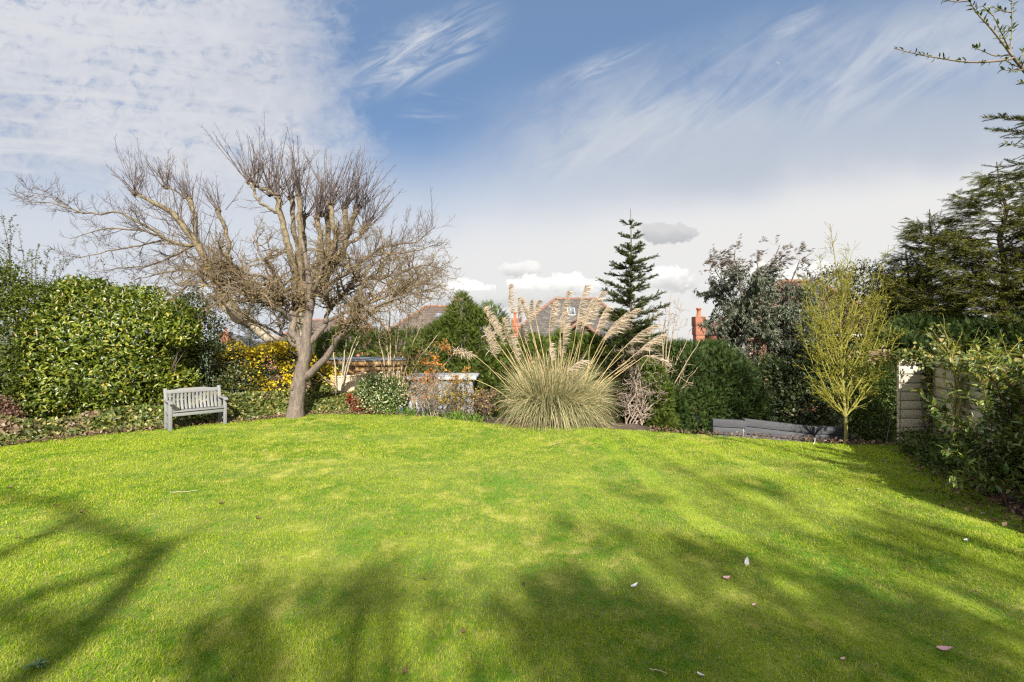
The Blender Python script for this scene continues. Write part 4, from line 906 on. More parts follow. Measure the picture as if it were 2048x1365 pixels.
# ------------------------------------------------------------------ sunken garden buildings
wood_mat('orange_wood', [(.3, (.42, .24, .09)), (.7, (.56, .35, .15))], axis=0); wood_mat('lattice_wood', [(.3, (.48, .38, .26)), (.7, (.58, .47, .34))], axis=0)
plain_mat('felt_roof', (.17, .19, .21), .7, var=.25, scale=2); plain_mat('dark_inside', (.05, .035, .02), .9); plain_mat('shed_white', (.38, .385, .385), .5, var=.12); plain_mat('shed_grey', (.22, .225, .23), .6, var=.12)
def garden_room():
    zt = 1.32; p = lambda px, py: np.array([(px-CX)/FPX*(FPX*(EYE-zt)/(py-CY)), FPX*(EYE-zt)/(py-CY)])
    Yf = 14.2; A = np.array([W(640, 0, Yf+.9)[0], Yf+.9]); B = np.array([W(714, 0, Yf)[0], Yf]); C = np.array([W(812, 0, Yf+.5)[0], Yf+.5]); D = np.array([C[0]-.7, C[1]+2.6]); E = np.array([A[0]-.1, A[1]+2.6])
    th = thing('garden_room', 'timber garden building with flat grey felt roof behind the trellis screen', 'shed', (B[0], B[1]+1, -1.0))
    g = Geo(); P = [A, B, C, D, E]; k = 5
    def prism(g, pts, z0, z1):
        V = np.array([(x, y, z0) for x, y in pts]+[(x, y, z1) for x, y in pts]); k = len(pts)
        g.add(V, [tuple(range(k-1, -1, -1)), tuple(range(k, 2*k))], [(i, (i+1) % k, (i+1) % k+k, i+k) for i in range(k)])
    c = np.mean(P, 0); prism(g, P, zt-.16, zt); f = g.build('fascia', MAT['orange_wood'], th)
    g = Geo(); prism(g, [c+(q-c)*1.02 for q in P], zt+.003, zt+.03); g.build('roof', MAT['felt_roof'], th)
    g = Geo(); I = [c+(q-c)*.93 for q in P]
    def wallseg(a, b, z0, z1, t_=.04, n=8):
        d = nrm(b-a); nn = np.array([d[1], -d[0]])*t_
        for i in range(n):
            h0, h1 = z0+(z1-z0)*i/n, z0+(z1-z0)*(i+.86)/n
            V = np.array([(*(q+o), h) for h in (h0, h1) for q, o in ((a, 0*nn), (b, 0*nn), (b, nn), (a, nn))]); g.add(V, [(3, 2, 1, 0), (4, 5, 6, 7), (0, 1, 5, 4), (1, 2, 6, 5), (2, 3, 7, 6), (3, 0, 4, 7)])
    wallseg(I[1], I[2], -1.0, zt-.17, n=14); wallseg(I[4], I[3], -1.0, zt-.17, n=14); wallseg(I[2], I[3], -1.0, zt-.17, n=14)
    g.build('wall', MAT['orange_wood'], th)
    for q in (I[0], I[1]):
        g = Geo(); g.box((q[0]-.05, q[1]-.05, -1.1), (q[0]+.05, q[1]+.05, zt-.17)); g.build('post', MAT['orange_wood'], th)
    g = Geo(); a = np.array([*(I[1]*.94+I[0]*.06), .85]); b = np.array([*(I[1]*.6+I[0]*.4), zt-.18]); g.add(*tubes(np.array([a, b]), np.full(2, .05), 4)); g.build('brace', MAT['orange_wood'], th)
garden_room()
def trellis():
    a, b = W(668, 788, 12.95), W(800, 792, 12.95); zt0, zt1 = W(0, 754, 12.95)[2], W(0, 744, 12.95)[2]; zb = -.75
    th = thing('trellis_screen', 'pale diagonal lattice trellis panel between the bare tree and the variegated bush', 'trellis', (a[0], a[1], zb))
    g = Geo(); d = nrm((b-a)*[1, 1, 0]); Lx = np.linalg.norm((b-a)[:2]); zt = lambda s_: zt0+(zt1-zt0)*(.5-.5*math.cos(s_/Lx*np.pi))
    nn = np.array([d[1], -d[0], 0])
    def bar(p, q, w_, t_, off):
        p = a*[1, 1, 0]+d*p[0]+[0, 0, p[1]]+nn*off; q = a*[1, 1, 0]+d*q[0]+[0, 0, q[1]]+nn*off; u = nrm(q-p); s_ = np.cross(u, nn)*w_
        V = np.array([r_+e+f for r_ in (p, q) for e, f in ((-s_, 0*nn), (s_, 0*nn), (s_, nn*t_), (-s_, nn*t_))]); g.add(V, [(3, 2, 1, 0), (4, 5, 6, 7), (0, 1, 5, 4), (1, 2, 6, 5), (2, 3, 7, 6), (3, 0, 4, 7)])
    for sgn in (1, -1):
        for k in range(-30, 60):
            x0 = k*.062; pts = []
            for i in range(60):
                z = zb+i*.035; x = x0+sgn*(z-zb)
                if 0 <= x <= Lx and z < zt(x): pts.append((x, z))
            if len(pts) > 1: bar(pts[0], pts[-1], .018, .006, .0 if sgn > 0 else .007)
    g.build('lattice', MAT['lattice_wood'], th)
    g = Geo(); n = 12
    for i in range(n):
        s0, s1 = Lx*i/n, Lx*(i+1)/n; bar((s0, zt(s0)), (s1, zt(s1)), .025, .03, -.01)
    g.build('frame', MAT['lattice_wood'], th)
    g = Geo(); g.box((a[0]-.085, a[1]-.04, zb-.2), (a[0]-.005, a[1]+.04, zt0+.04)); g.build('post', MAT['orange_wood'], th)
    g = Geo(); q = np.array([W(675, 0, 14.0)[0], 14.0]); V = [(W(600, 0, 13.9)[0], 13.9), (W(800, 0, 13.6)[0], 13.6)]
trellis()
def white_shed():
    Y = 13.0; x0, x1 = W(812, 0, Y)[0], W(948, 0, Y)[0]; zt = W(0, 754, Y)[2]
    th = thing('low_shed', 'low white flat-roofed shed half hidden by orange and yellow shrubs', 'shed', ((x0+x1)/2, Y+.7, -1.0))
    g = Geo(); n = 11
    for i in range(n):
        u0, u1 = x0+.05+(x1-x0-.1)*i/n, x0+.05+(x1-x0-.1)*(i+.95)/n; g.box((u0, Y, -1.1), (u1, Y+.03, zt-.09))
    g.box((x1-.09, Y+.032, -1.1), (x1-.05, Y+1.5, zt-.09)); g.box((x0+.05, Y+.032, -1.1), (x0+.09, Y+1.5, zt-.09)); g.build('wall', MAT['shed_grey'], th)
    g = Geo(); g.box((x0-.06, Y-.08, zt-.085), (x1+.06, Y+1.6, zt)); g.build('roof', MAT['shed_white'], th, bevel=.01)
white_shed()
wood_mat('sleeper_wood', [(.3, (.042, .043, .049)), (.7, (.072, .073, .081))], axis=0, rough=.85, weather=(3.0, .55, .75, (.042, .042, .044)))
def sleepers():
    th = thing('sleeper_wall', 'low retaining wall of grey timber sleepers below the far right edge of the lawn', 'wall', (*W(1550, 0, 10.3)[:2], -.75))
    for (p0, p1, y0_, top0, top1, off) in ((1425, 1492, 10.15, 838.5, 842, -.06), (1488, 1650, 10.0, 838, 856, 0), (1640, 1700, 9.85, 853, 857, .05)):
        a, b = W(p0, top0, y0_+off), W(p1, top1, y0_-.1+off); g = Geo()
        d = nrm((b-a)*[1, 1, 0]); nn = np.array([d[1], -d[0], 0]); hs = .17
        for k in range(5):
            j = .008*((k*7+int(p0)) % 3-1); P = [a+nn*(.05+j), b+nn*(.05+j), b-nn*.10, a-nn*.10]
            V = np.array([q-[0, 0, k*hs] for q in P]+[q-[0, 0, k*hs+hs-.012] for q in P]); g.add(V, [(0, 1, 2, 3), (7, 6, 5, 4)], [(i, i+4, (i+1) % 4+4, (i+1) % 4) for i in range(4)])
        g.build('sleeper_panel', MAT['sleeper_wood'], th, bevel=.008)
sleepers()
# ------------------------------------------------------------------ middle: conifer hedges, pampas, shrubs
def hedge(name, label, blobs, n, seed, mat='conifer_green', base=None, L=(.14, .30), W_=(.10, .20), cat='hedge', **kw):
    n = int(n*1.5); a = dict(core=.8, shell=.28, amp=.17, out=.75, up=.45, rnd=.45, face=.45, stems=12, srad=.05); a.update(kw)
    return bush(name, label, cat, blobs, n, mat, FROND, L, W_, seed, base=base, **a)
hedge('conifer_hedge', 'tall loose green conifer hedge in front of the brown tiled house', 
      [pb(930, 690, 17.5, 60, 70, 1.1), pb(925, 640, 17.6, 32, 38, .7), pb(923, 612, 17.6, 10, 26, .3), pb(975, 690, 17.2, 50, 70, 1.0), pb(880, 700, 18, 50, 60, 1.0), pb(955, 655, 17.5, 34, 30, .7), pb(900, 665, 17.8, 34, 30, .7), pb(960, 770, 17, 70, 70, 1.1),
       pb(890, 770, 17.5, 60, 50, 1)], 6200, 501, base=(-1.9, 17.5, 0))
hedge('clipped_conifer_hedge', 'lower dark green conifer hedge behind the garden building and shed',
      [pb(660, 710, 19, 55, 40, 1), pb(740, 705, 19, 60, 42, 1), pb(810, 705, 18.6, 60, 45, 1), pb(690, 680, 19.4, 40, 24, .8), pb(600, 715, 19.5, 40, 40, 1), pb(850, 720, 18, 40, 45, 1), pb(700, 760, 18.5, 90, 50, .9), pb(830, 770, 17.6, 70, 50, .9)],
      5200, 502, base=(-5.6, 19, 0), mat='conifer_green')
hedge('conifer_hedge', 'long green conifer hedge running behind the tall pampas grass',
      [pb(1010, 745, 15, 60, 62, .9), pb(1080, 745, 14.6, 70, 70, .9), pb(1160, 745, 14.4, 70, 72, .9), pb(1240, 745, 14.2, 70, 70, .9), pb(1310, 755, 14, 60, 70, .9), pb(1000, 805, 14, 70, 50, .8), pb(1100, 820, 13.6, 80, 60, .8),
       pb(1220, 820, 13.4, 80, 60, .8), pb(1060, 690, 15, 22, 16, .5), pb(1130, 680, 14.8, 22, 14, .5), pb(1180, 690, 14.6, 26, 14, .5)], 9000, 503, base=(1.3, 14.4, 0))
hedge('dark_conifer_hedge', 'dark green clipped hedge behind the grey sleeper wall right of the tangled bare shrub',
      [pb(1370, 760, 12.6, 50, 72, .8), pb(1440, 770, 12.6, 60, 70, .8), pb(1400, 820, 12, 65, 60, .6), pb(1480, 820, 12.2, 60, 55, .6), pb(1345, 820, 11.9, 36, 50, .6), pb(1350, 720, 13, 40, 35, .7), pb(1410, 715, 13.2, 55, 30, .7), pb(1540, 790, 13.6, 70, 70, .7), pb(1620, 800, 13.4, 60, 70, .7), pb(1490, 790, 13.4, 50, 50, .6)],
      8000, 504, base=(4.9, 12.6, 0), mat='conifer_dark', L=(.11, .22), W_=(.08, .15))
def pampas():
    r = RNG(601); Yc = 10.9; b = Gd(1108, 852); base = np.array([b[0]+.05, Yc, 0])
    th = thing('pampas_grass', 'huge pampas grass clump with tall straw stems and feathery beige plumes at the lawn edge', 'ornamental grass', base)
    n = 7500; a = r.uniform(0, 2*np.pi, n); q = np.sqrt(r.random(n)); p0 = base+np.c_[np.cos(a)*q*.58, np.sin(a)*q*.42, np.zeros(n)]
    out = np.c_[np.cos(a), np.sin(a)*.8, np.zeros(n)]*q[:, None]+r.normal(size=(n, 3))*[.22, .22, 0]
    L = r.uniform(.95, 1.95, n)*(1.0-.14*q)*(1+.22*bump(np.c_[np.cos(a)*1.3, np.sin(a)*1.3, np.zeros(n)], 8, 1.6)); K = 7; P = np.zeros((n, K, 3)); P[:, 0] = p0
    d = nrm(out*.25+[0, 0, 1.1]); droop = np.where(r.random(n) < .34, r.uniform(.02, .14, n), r.uniform(.16, .62, n))[:, None]
    for j in range(1, K):
        d = nrm(d+out*.13+np.c_[np.zeros((n, 2)), -droop*(.45+1.5*j/K)]+.10*bump(np.c_[p0[:, :2]*4, np.full(n, j*.3)], 5, 1.2)[:, None]*[1, .6, .3]+[.035, 0, 0]); P[:, j] = P[:, j-1]+d*(L/(K-1))[:, None]
    P[:, :, 2] = np.maximum(P[:, :, 2], .01+.03*r.random((n, 1)))
    w_ = r.uniform(.007, .014, n)[:, None]*np.array([.8, 1, 1, .9, .75, .5, .12])[None]
    side = nrm(np.cross(P[:, 3]-P[:, 0], r.normal(size=(n, 3))))
    Geo().add(*strips(P, w_, side)).build('leaf_clump', MAT['pampas_leaf'], th, smooth=True)
    n = 900; a = r.uniform(0, 2*np.pi, n); q = r.uniform(.5, 1, n); p0 = base+np.c_[np.cos(a)*q*.95, np.sin(a)*q*.7, r.uniform(.01, .06, n)]
    P = np.stack([p0, p0+np.c_[np.cos(a), np.sin(a), -.05*np.ones(n)]*.2+r.normal(size=(n, 3))*.05, p0+np.c_[np.cos(a), np.sin(a), -.15*np.ones(n)]*.42+r.normal(size=(n, 3))*.08], 1); P[:, :, 2] = np.maximum(P[:, :, 2], .012)
    Geo().add(*strips(P, np.tile([.012, .010, .004], (n, 1)), nrm(np.c_[-np.sin(a), np.cos(a), r.normal(size=n)*.5]))).build('dead_leaves', MAT['dead_leaf'], th, smooth=True)
    # tip, plume base, foot of each stem in the view; depth offset; plume fullness
    pl = [((1018, 572), (1022, 628), 1085, .1, 1.0), ((968, 618), (996, 668), 1066, -.1, .9), ((1036, 598), (1040, 650), 1088, .3, .8), ((1042, 602), (1060, 650), 1093, -.2, .9), ((1062, 602), (1059, 642), 1096, .2, .8), ((1077, 602), (1070, 628), 1098, .3, .7),
          ((1110, 596), (1098, 664), 1106, -.3, 1.1), ((1134, 584), (1121, 668), 1117, -.2, 1.2), ((1170, 572), (1152, 660), 1128, -.1, 1.3), ((1203, 585), (1168, 652), 1136, -.3, 1.35), ((1214, 614), (1192, 664), 1142, .2, 1.1), ((1180, 605), (1160, 670), 1132, .35, 1.2),
          ((1268, 620), (1214, 672), 1150, -.3, 1.7), ((1250, 628), (1205, 680), 1146, .1, 1.4), ((1308, 650), (1254, 690), 1160, -.1, 1.5), ((1322, 672), (1275, 705), 1165, -.4, 1.5), ((1334, 728), (1290, 712), 1168, -.5, 1.1),
          ((970, 662), (988, 676), 1064, -.4, .9), ((974, 678), (990, 714), 1062, -.5, 1.0), ((912, 702), (946, 709), 1050, -.4, .8), ((1166, 722), (1138, 742), 1126, -.8, 1.1), ((1130, 652), (1127, 690), 1119, .4, .9),
          ((1004, 640), (1020, 692), 1078, -.5, .9), ((1042, 652), (1048, 690), 1090, .5, .7), ((983, 636), (1008, 690), 1072, .4, .8), ((1100, 688), (1104, 722), 1108, -.5, .6), ((1118, 680), (1122, 716), 1114, .5, .7), ((1024, 680), (1036, 724), 1084, .2, .7)]
    lone = [((1025, 660), 1080, .2), ((1098, 640), 1105, -.1), ((1160, 680), 1128, -.4), ((1208, 680), 1144, .5), ((1245, 710), 1152, -.5), ((1000, 720), 1066, .2), ((1045, 690), 1086, .5), ((1120, 650), 1114, .3), ((1280, 720), 1160, .3), ((1190, 720), 1138, -.7), ((985, 740), 1058, .1), ((922, 748), 1044, -.6), ((1005, 700), 1070, .5), ((1092, 700), 1103, .6), ((1232, 690), 1156, .4), ((1300, 700), 1166, .1), ((1140, 700), 1122, -.6), ((1180, 690), 1134, .5), ((1066, 680), 1096, -.6), ((1050, 720), 1090, -.3), ((1212, 690), 1148, -.6), ((1110, 700), 1110, .1), ((1260, 720), 1156, -.2),
            ((1030, 700), 1082, -.7), ((1075, 650), 1099, -.1)]
    def stem(pts, r0, r1):
        P = resample(np.array(pts), 16); return Geo().add(*tubes(P, np.linspace(r0, r1, 16), 5)).build('stem', MAT['pampas_stem'], th, smooth=True)
    for (tip, pbse, foot, dy, full) in pl:
        f = np.array([base[0]+(foot-1108)/FPX*Yc*1.25, Yc+dy*.5, .5]); e = W(*pbse, Yc+dy); tp = W(*tip, Yc+dy+r.normal()*.08)
        m1 = f*.62+e*.38+[(f[0]-e[0])*.10, 0, .03]; m1 = m1+r.normal(size=3)*[.05, .05, .02]; st = stem([f, m1, f*.25+e*.75+[(f[0]-e[0])*.06, 0, .02], e], .0085, .005)
        ax = resample(np.array([e, (e+tp)/2+nrm((tp-e)[None])[0][[2, 1, 0]]*[-.03, 0, .03]+[0, 0, .02], tp]), 14)
        m = int(260*full**.5); t_ = r.random(m)**.85; k = np.minimum((t_*13).astype(int), 12); s0 = ax[k]+(ax[k+1]-ax[k])*(t_*13-k)[:, None]; T = nrm(ax[k+1]-ax[k])
        ln = (.09+.27*r.random(m)**1.5)*(1.05-.55*t_)*full**.6*np.minimum(1, .35+2.6*t_)
        d = nrm(T*1.0+r.normal(size=(m, 3))*.34+[.45, 0, -.05]); K = 5; P = np.zeros((m, K, 3)); P[:, 0] = s0
        for j in range(1, K):
            d = nrm(d+np.array([.26, 0, -.17])+r.normal(size=(m, 3))*.09); P[:, j] = P[:, j-1]+d*(ln/(K-1))[:, None]
        wd = r.uniform(.006, .013, m)[:, None]*np.array([.5, 1.1, 1.2, .9, .2])[None]
        g = Geo().add(*strips(P, wd, nrm(np.cross(d, r.normal(size=(m, 3)))))); g.add(*tubes(ax, np.linspace(.006, .002, 14), 4)); g.build('plume', MAT['pampas_plume'], st, smooth=True)
    for (top, foot, dy) in lone:
        f = np.array([base[0]+(foot-1108)/FPX*Yc*1.25, Yc+dy*.5, .5]); e = W(*top, Yc+dy); stem([f, f*.5+e*.5+[(f[0]-e[0])*.10, 0, .02], e], .0085, .004)
pampas()
def fir():
    r = RNG(602); Y = 12.6; x = 1264; top = W(x-2, 418, Y); gz = -.75; base = np.array([top[0], Y, gz])
    th = thing('fir_tree', 'slender young fir tree with a bare leading shoot behind the pampas grass', 'tree', base); H_ = top[2]-gz
    P = np.array([base+(top-base)*s_ for s_ in np.linspace(0, 1, 14)])+np.c_[r.normal(size=(14, 2))*.006, np.zeros(14)]
    Geo().add(*tubes(P, np.linspace(.075, .006, 14), 7)).build('trunk', MAT['brown_bark'], th, smooth=True)
    zs = [W(0, y_, Y)[2] for y_ in (452, 478, 503, 530, 556, 580, 604, 628, 650, 674, 698, 722, 746, 770, 795, 820)]
    rad_ = np.array([17, 26, 34, 44, 50, 60, 64, 68, 70, 74, 78, 80, 80, 84, 84, 80])/FPX*Y
    br = []; bR = []
    for z, R_ in zip(zs, rad_):
        n = 4 if R_ < .4 else 8; a0 = r.uniform(0, 6.28)
        for i in range(n):
            a = a0+i*6.283/n+r.normal()*.15; l = R_*r.uniform(.45, 1.15); K = 7; s_ = np.linspace(0, 1, K)
            rise = .42*l if R_ < .5 else .26*l
            c = np.array([base[0]+(top[0]-base[0]), Y, z])
            br.append(np.stack([c[0]+np.cos(a)*l*s_, c[1]+np.sin(a)*l*s_, z+rise*r.uniform(.6, 1.5)*s_**1.6-.04*s_+r.normal()*.07], 1)); bR.append(np.linspace(.013, .004, K)*(.6+.5*R_))
    for i in range(90):                                               # odd branches between the whorls
        z = r.uniform(zs[-1], zs[2]); R_ = np.interp(-z, -np.array(zs), rad_)*r.uniform(.35, .95); a = r.uniform(0, 6.28); K = 7; s_ = np.linspace(0, 1, K)
        br.append(np.stack([top[0]+np.cos(a)*R_*s_, Y+np.sin(a)*R_*s_, z+R_*r.uniform(-.05, .5)*s_**1.5+r.normal(size=K)*.01], 1)); bR.append(np.linspace(.010, .004, K)*(.6+.5*R_))
    BP, BR = np.array(br), np.array(bR)
    tw, tr = [], []
    g = Geo(); g.add(*tubes(BP, BR, 4)); lens = np.linalg.norm(BP[:, -1]-BP[:, 0], axis=1)
    for i in range(len(BP)):
        n = int(6+42*lens[i]); T_, R2 = spawn(BP[i:i+1], BR[i:i+1], n, r, .18, 1, (35, 60), (.12, .30*max(.5, lens[i])), K=4, up=.10, wander=.05, rr=.6, rmin=.004, flat=.45); tw.append(T_); tr.append(R2)
    TP, TR = np.concatenate(tw), np.concatenate(tr); g.add(*tubes(TP, TR, 3)); g.build('branch', MAT['brown_bark'], th, smooth=True)
    nd = Geo()
    segs = [(BP[:, k], BP[:, k+1]) for k in range(1, 6)]+[(TP[:, k], TP[:, k+1]) for k in range(3)]
    a = np.concatenate([s_[0] for s_ in segs]); b_ = np.concatenate([s_[1] for s_ in segs]); d = b_-a; L = np.linalg.norm(d, axis=1)
    for q in range(2): nd.add(*place(a, d, r.normal(size=a.shape)*.5+[0, 0, 1], L*1.08, np.full(len(a), .15), NEEDLE))
    lead = P[-5:]; nd.add(*place(lead[:-1], np.diff(lead, axis=0), r.normal(size=(4, 3)), np.linalg.norm(np.diff(lead, axis=0), axis=1), np.full(4, .05), NEEDLE))
    nd.build('needles', MAT['fir_needle'], th, smooth=True)
fir()
def twig_shrub(name, label, px, Y, seed, ends, bark, n=(60, 300, 900), wander=.3, r0=.02, lens=((.3, .7), (.15, .4), (.06, .2)), up=.05, cat='shrub', basez=None, twist=0, leaf=None, spread=.15, ang=(30, 80), rmin=.003, group=None):
    r = RNG(seed); b = W(px, 0, Y); b[2] = (float(terrain(b[0], b[1])) if basez is None else basez)-.05; th = thing(name, label, cat, b, 0, group)
    P = []; R = []
    for e in ends:
        e_ = W(e[0], e[1], Y+(e[2] if len(e) > 2 else r.uniform(-.4, .4))); b_ = b+[r.normal()*spread, r.normal()*spread*.7, 0]; m = b_*.5+e_*.5+[(b_[0]-e_[0])*.12, 0, .12]
        q = resample(np.array([b_, m, e_]), 12); q[2:-1] += r.normal(size=(9, 3))*(.015+twist); P.append(q); R.append(np.linspace(r0, r0*.3, 12))
    P, R = np.array(P), np.array(R); g = Geo().add(*tubes(P, R, 6)); A, RA = spawn(P, R, n[0], r, .2, 1, ang, lens[0], K=7, up=up, wander=wander, rr=.6, rmin=rmin*1.4); g.add(*tubes(A, RA, 4))
    B, RB = spawn(A, RA, n[1], r, .1, 1, ang, lens[1], K=6, up=up, wander=wander*1.1, rr=.65, rmin=rmin*1.15); g.add(*tubes(B, RB, 4)); C, RC = spawn(B, RB, n[2], r, .1, 1, ang, lens[2], K=4, up=up, wander=wander, rr=.7, rmin=rmin); g.add(*tubes(C, RC, 3))
    g.build('stem', MAT[bark], th, smooth=True)
    if leaf:
        for (nm, mat, cnt, sz, wd, tm) in leaf:
            src = np.concatenate([resample_many(B, 4), C]) if cnt > 200 else C; S, _ = spawn(src, np.ones((len(src), 4))*.002, cnt, r, .1, 1, (30, 90), (.01, .04), K=2); d = S[:, 1]-S[:, 0]
            Geo().add(*place(S[:, 0], d, r.normal(size=d.shape)*.6+[0, -.4, 1], r.uniform(*sz, cnt), r.uniform(*wd, cnt), tm)).build(nm, MAT[mat], th, smooth=True)
    return th
twig_shrub('corkscrew_hazel', 'bare contorted shrub with twisted pinkish twigs just right of the pampas grass', 1272, 11.2, 603, [(1235, 780), (1250, 740), (1275, 730), (1290, 760), (1315, 745), (1330, 790), (1240, 700), (1262, 690), (1300, 700), (1240, 830), (1330, 830), (1308, 800)], 'mauve_twig',
           n=(80, 240, 420), wander=.55, r0=.022, twist=.03, rmin=.0045)
twig_shrub('tangled_shrub', 'pale bare branching shrub reaching up against the sky right of the fir tree', 1322, 12.0, 604, [(1342, 590), (1318, 620), (1362, 615), (1380, 660), (1400, 680), (1330, 640), (1300, 630), (1372, 720), (1395, 735), (1352, 640)], 'tan_twig',
           n=(55, 110, 160), wander=.28, r0=.022, up=.05, rmin=.005)
hedge('conifer_shrub', 'bright green low conifer between the twisted shrub and dark hedge', [pb(1312, 800, 11.6, 34, 50, .5), pb(1322, 850, 11.4, 30, 30, .4), pb(1300, 760, 11.9, 26, 36, .4)], 1500, 605, base=(3.4, 11.6, 0), L=(.12, .24), cat='shrub', stems=6, srad=.02)
# shrubs left of the pampas
bush('variegated_shrub', 'rounded cream variegated evergreen shrub in front of the trellis', 'shrub', [pb(752, 785, 12.75, 40, 42, .5), pb(785, 790, 12.7, 30, 40, .5), pb(735, 800, 12.6, 28, 34, .4), pb(765, 810, 12.5, 40, 26, .4)], 3600, 'cream_leaf', LEAF2, (.05, .08), (.028, .045), 606, base=(-3.6, 12.7, 0), stems=8, shell=.4)
bush('red_leaved_shrub', 'small red leaved shrub at the foot of the variegated evergreen', 'shrub', [pb(722, 812, 12.45, 22, 20, .3), pb(708, 800, 12.6, 14, 18, .25), pb(745, 822, 12.4, 16, 10, .25)], 700, 'red_leaf', LEAF2, (.05, .08), (.025, .04), 607, base=(-4.1, 12.5, 0), stems=8, shell=.7, bark='red_stem', core=.3)
twig_shrub('orange_flowering_shrub', 'airy shrub with orange blossom beside the low white shed', 850, 12.5, 608, [(850, 700), (880, 690), (905, 710), (870, 720), (830, 730), (915, 740), (890, 750), (840, 760), (812, 750), (930, 760)], 'mauve_twig', n=(36, 150, 300), wander=.14, r0=.012, up=.1,
           leaf=[('blossom', 'orange_flower', 900, (.03, .055), (.03, .05), IVY), ('foliage', 'gold_leaf', 500, (.03, .05), (.018, .03), LEAF2)])
twig_shrub('yellow_leaved_shrub', 'loose shrub of golden yellow leaves in front of the white shed', 915, 12.0, 609, [(900, 770), (925, 760), (945, 790), (880, 790), (960, 810), (910, 800), (890, 820), (935, 820)], 'brown_bark', n=(60, 260, 500), wander=.14, r0=.012, up=.08,
           leaf=[('foliage', 'gold_leaf', 1600, (.035, .06), (.02, .035), LEAF2)])
twig_shrub('bare_berberis', 'brown twiggy shrub with few leaves between the variegated shrub and pampas grass', 868, 11.75, 610, [(850, 760), (872, 750), (835, 780), (895, 775), (860, 790), (820, 790), (880, 800), (905, 800)], 'mauve_twig', n=(46, 190, 400), wander=.2, r0=.014,
           leaf=[('foliage', 'shrub_leaf', 500, (.03, .05), (.018, .03), LEAF2)])
twig_shrub('faded_hydrangea', 'shrub with dried brown flower heads against the left side of the pampas grass', 968, 11.4, 611, [(955, 790), (975, 785), (990, 800), (960, 810), (985, 820), (945, 815)], 'brown_bark', n=(24, 60, 90), wander=.1, r0=.01, up=.1,
           leaf=[('flower_head', 'dead_leaf', 1100, (.03, .05), (.03, .045), IVY), ('foliage', 'gold_leaf', 200, (.04, .06), (.03, .04), LEAF2)])
twig_shrub('golden_shrub', 'thin upright shrub with yellowing leaves behind the variegated evergreen', 815, 12.9, 612, [(800, 720), (815, 700), (830, 730), (795, 750), (825, 760)], 'olive_twig', n=(18, 60, 100), wander=.12, r0=.012, up=.1,
           leaf=[('foliage', 'gold_leaf', 600, (.03, .05), (.02, .03), LEAF2)])
# slim bare saplings in front of the garden building
for k, (px, ends, Y, lab) in enumerate(((676, [(692, 670), (735, 640), (662, 650), (720, 655)], 12.9, 'slim bare leaning sapling just right of the leaning trunk in front of the trellis'),
                               (779, [(780, 560), (805, 620), (750, 640), (770, 620)], 12.7, 'straight bare sapling rising above the variegated shrub'),
                               (797, [(822, 620), (845, 640), (880, 665), (790, 660)], 12.8, 'forked bare sapling leaning right above the variegated shrub'))):
    twig_shrub('sapling', lab, px, Y, 620+k, ends, 'tan_twig' if k else 'pale_bark', n=(9, 24, 34), wander=.1, r0=.030, up=.02, lens=((.5, 1.2), (.3, .7), (.1, .35)), cat='tree', spread=.01, ang=(30, 65), rmin=.004, group='slim bare saplings by the garden building')
def bulbs(px, Y, seed, label, blue=0):
    r = RNG(seed); b = W(px, 0, Y); b[2] = float(terrain(b[0], b[1])); th = thing('bulb_plant', label, 'plant', b, 0, 'clumps of bulb leaves along the far lawn edge'); n = 60
    a = r.uniform(0, 6.28, n); p0 = b+np.c_[r.normal(size=n)*.16, r.normal(size=n)*.08, np.zeros(n)]; L = r.uniform(.14, .30, n); h = np.c_[np.cos(a), np.sin(a), np.zeros(n)]; K = 5; P = np.zeros((n, K, 3)); P[:, 0] = p0; d = nrm(h*.3+[0, 0, 1])
    for j in range(1, K): d = nrm(d+h*.16+[0, 0, -.10]); P[:, j] = P[:, j-1]+d*(L/(K-1))[:, None]
    Geo().add(*strips(P, np.tile([.012, .015, .014, .010, .003], (n, 1)), nrm(np.c_[-h[:, 1], h[:, 0], .3*r.normal(size=n)]))).build('leaf', MAT['strap_leaf'], th, smooth=True)
    for i in range(blue):
        q = b+[r.normal()*.14, -.06+r.normal()*.05, .14+r.random()*.06]; g = Geo(); g.add(*tubes(np.array([q-[0, 0, .14], q]), np.full(2, .003), 4)); m = 14; z = r.random(m); aa = r.uniform(0, 6.28, m); pp = q+np.c_[np.cos(aa)*.008, np.sin(aa)*.008, z*.05-.02]
        g.add(*place(pp, np.c_[np.cos(aa), np.sin(aa), .2*np.ones(m)], np.tile([0, 0, 1.0], (m, 1)), .022, .016, LEAF2)); g.build('flower', MAT['blue_flower'], th)
leaf_mat('blue_flower', [(0, (.08, .10, .38)), (1, (.18, .22, .60))], rough=.6, trans=.2, tcol=(1, 1, 1.2), vary=0)
for k, (px, Y, bl, lab) in enumerate(((800, 12.1, 2, 'green strap leaves with two blue flowers at the foot of the golden shrub'), (822, 11.95, 3, 'tall green strap leaves with blue flowers left of the brown twiggy shrub'), (845, 11.85, 4, 'strap leaves with most blue flowers before the brown twiggy shrub'), (772, 12.25, 0, 'short strap leaves under the variegated shrub'),
                                (905, 11.5, 0, 'green strap leaves under the golden yellow shrub'), (930, 11.3, 0, 'green strap leaves between the golden shrub and dried flower heads'), (952, 11.1, 0, 'green strap leaves just left of the pampas leaves'))):
    bulbs(px, Y, 640+k, lab, bl)
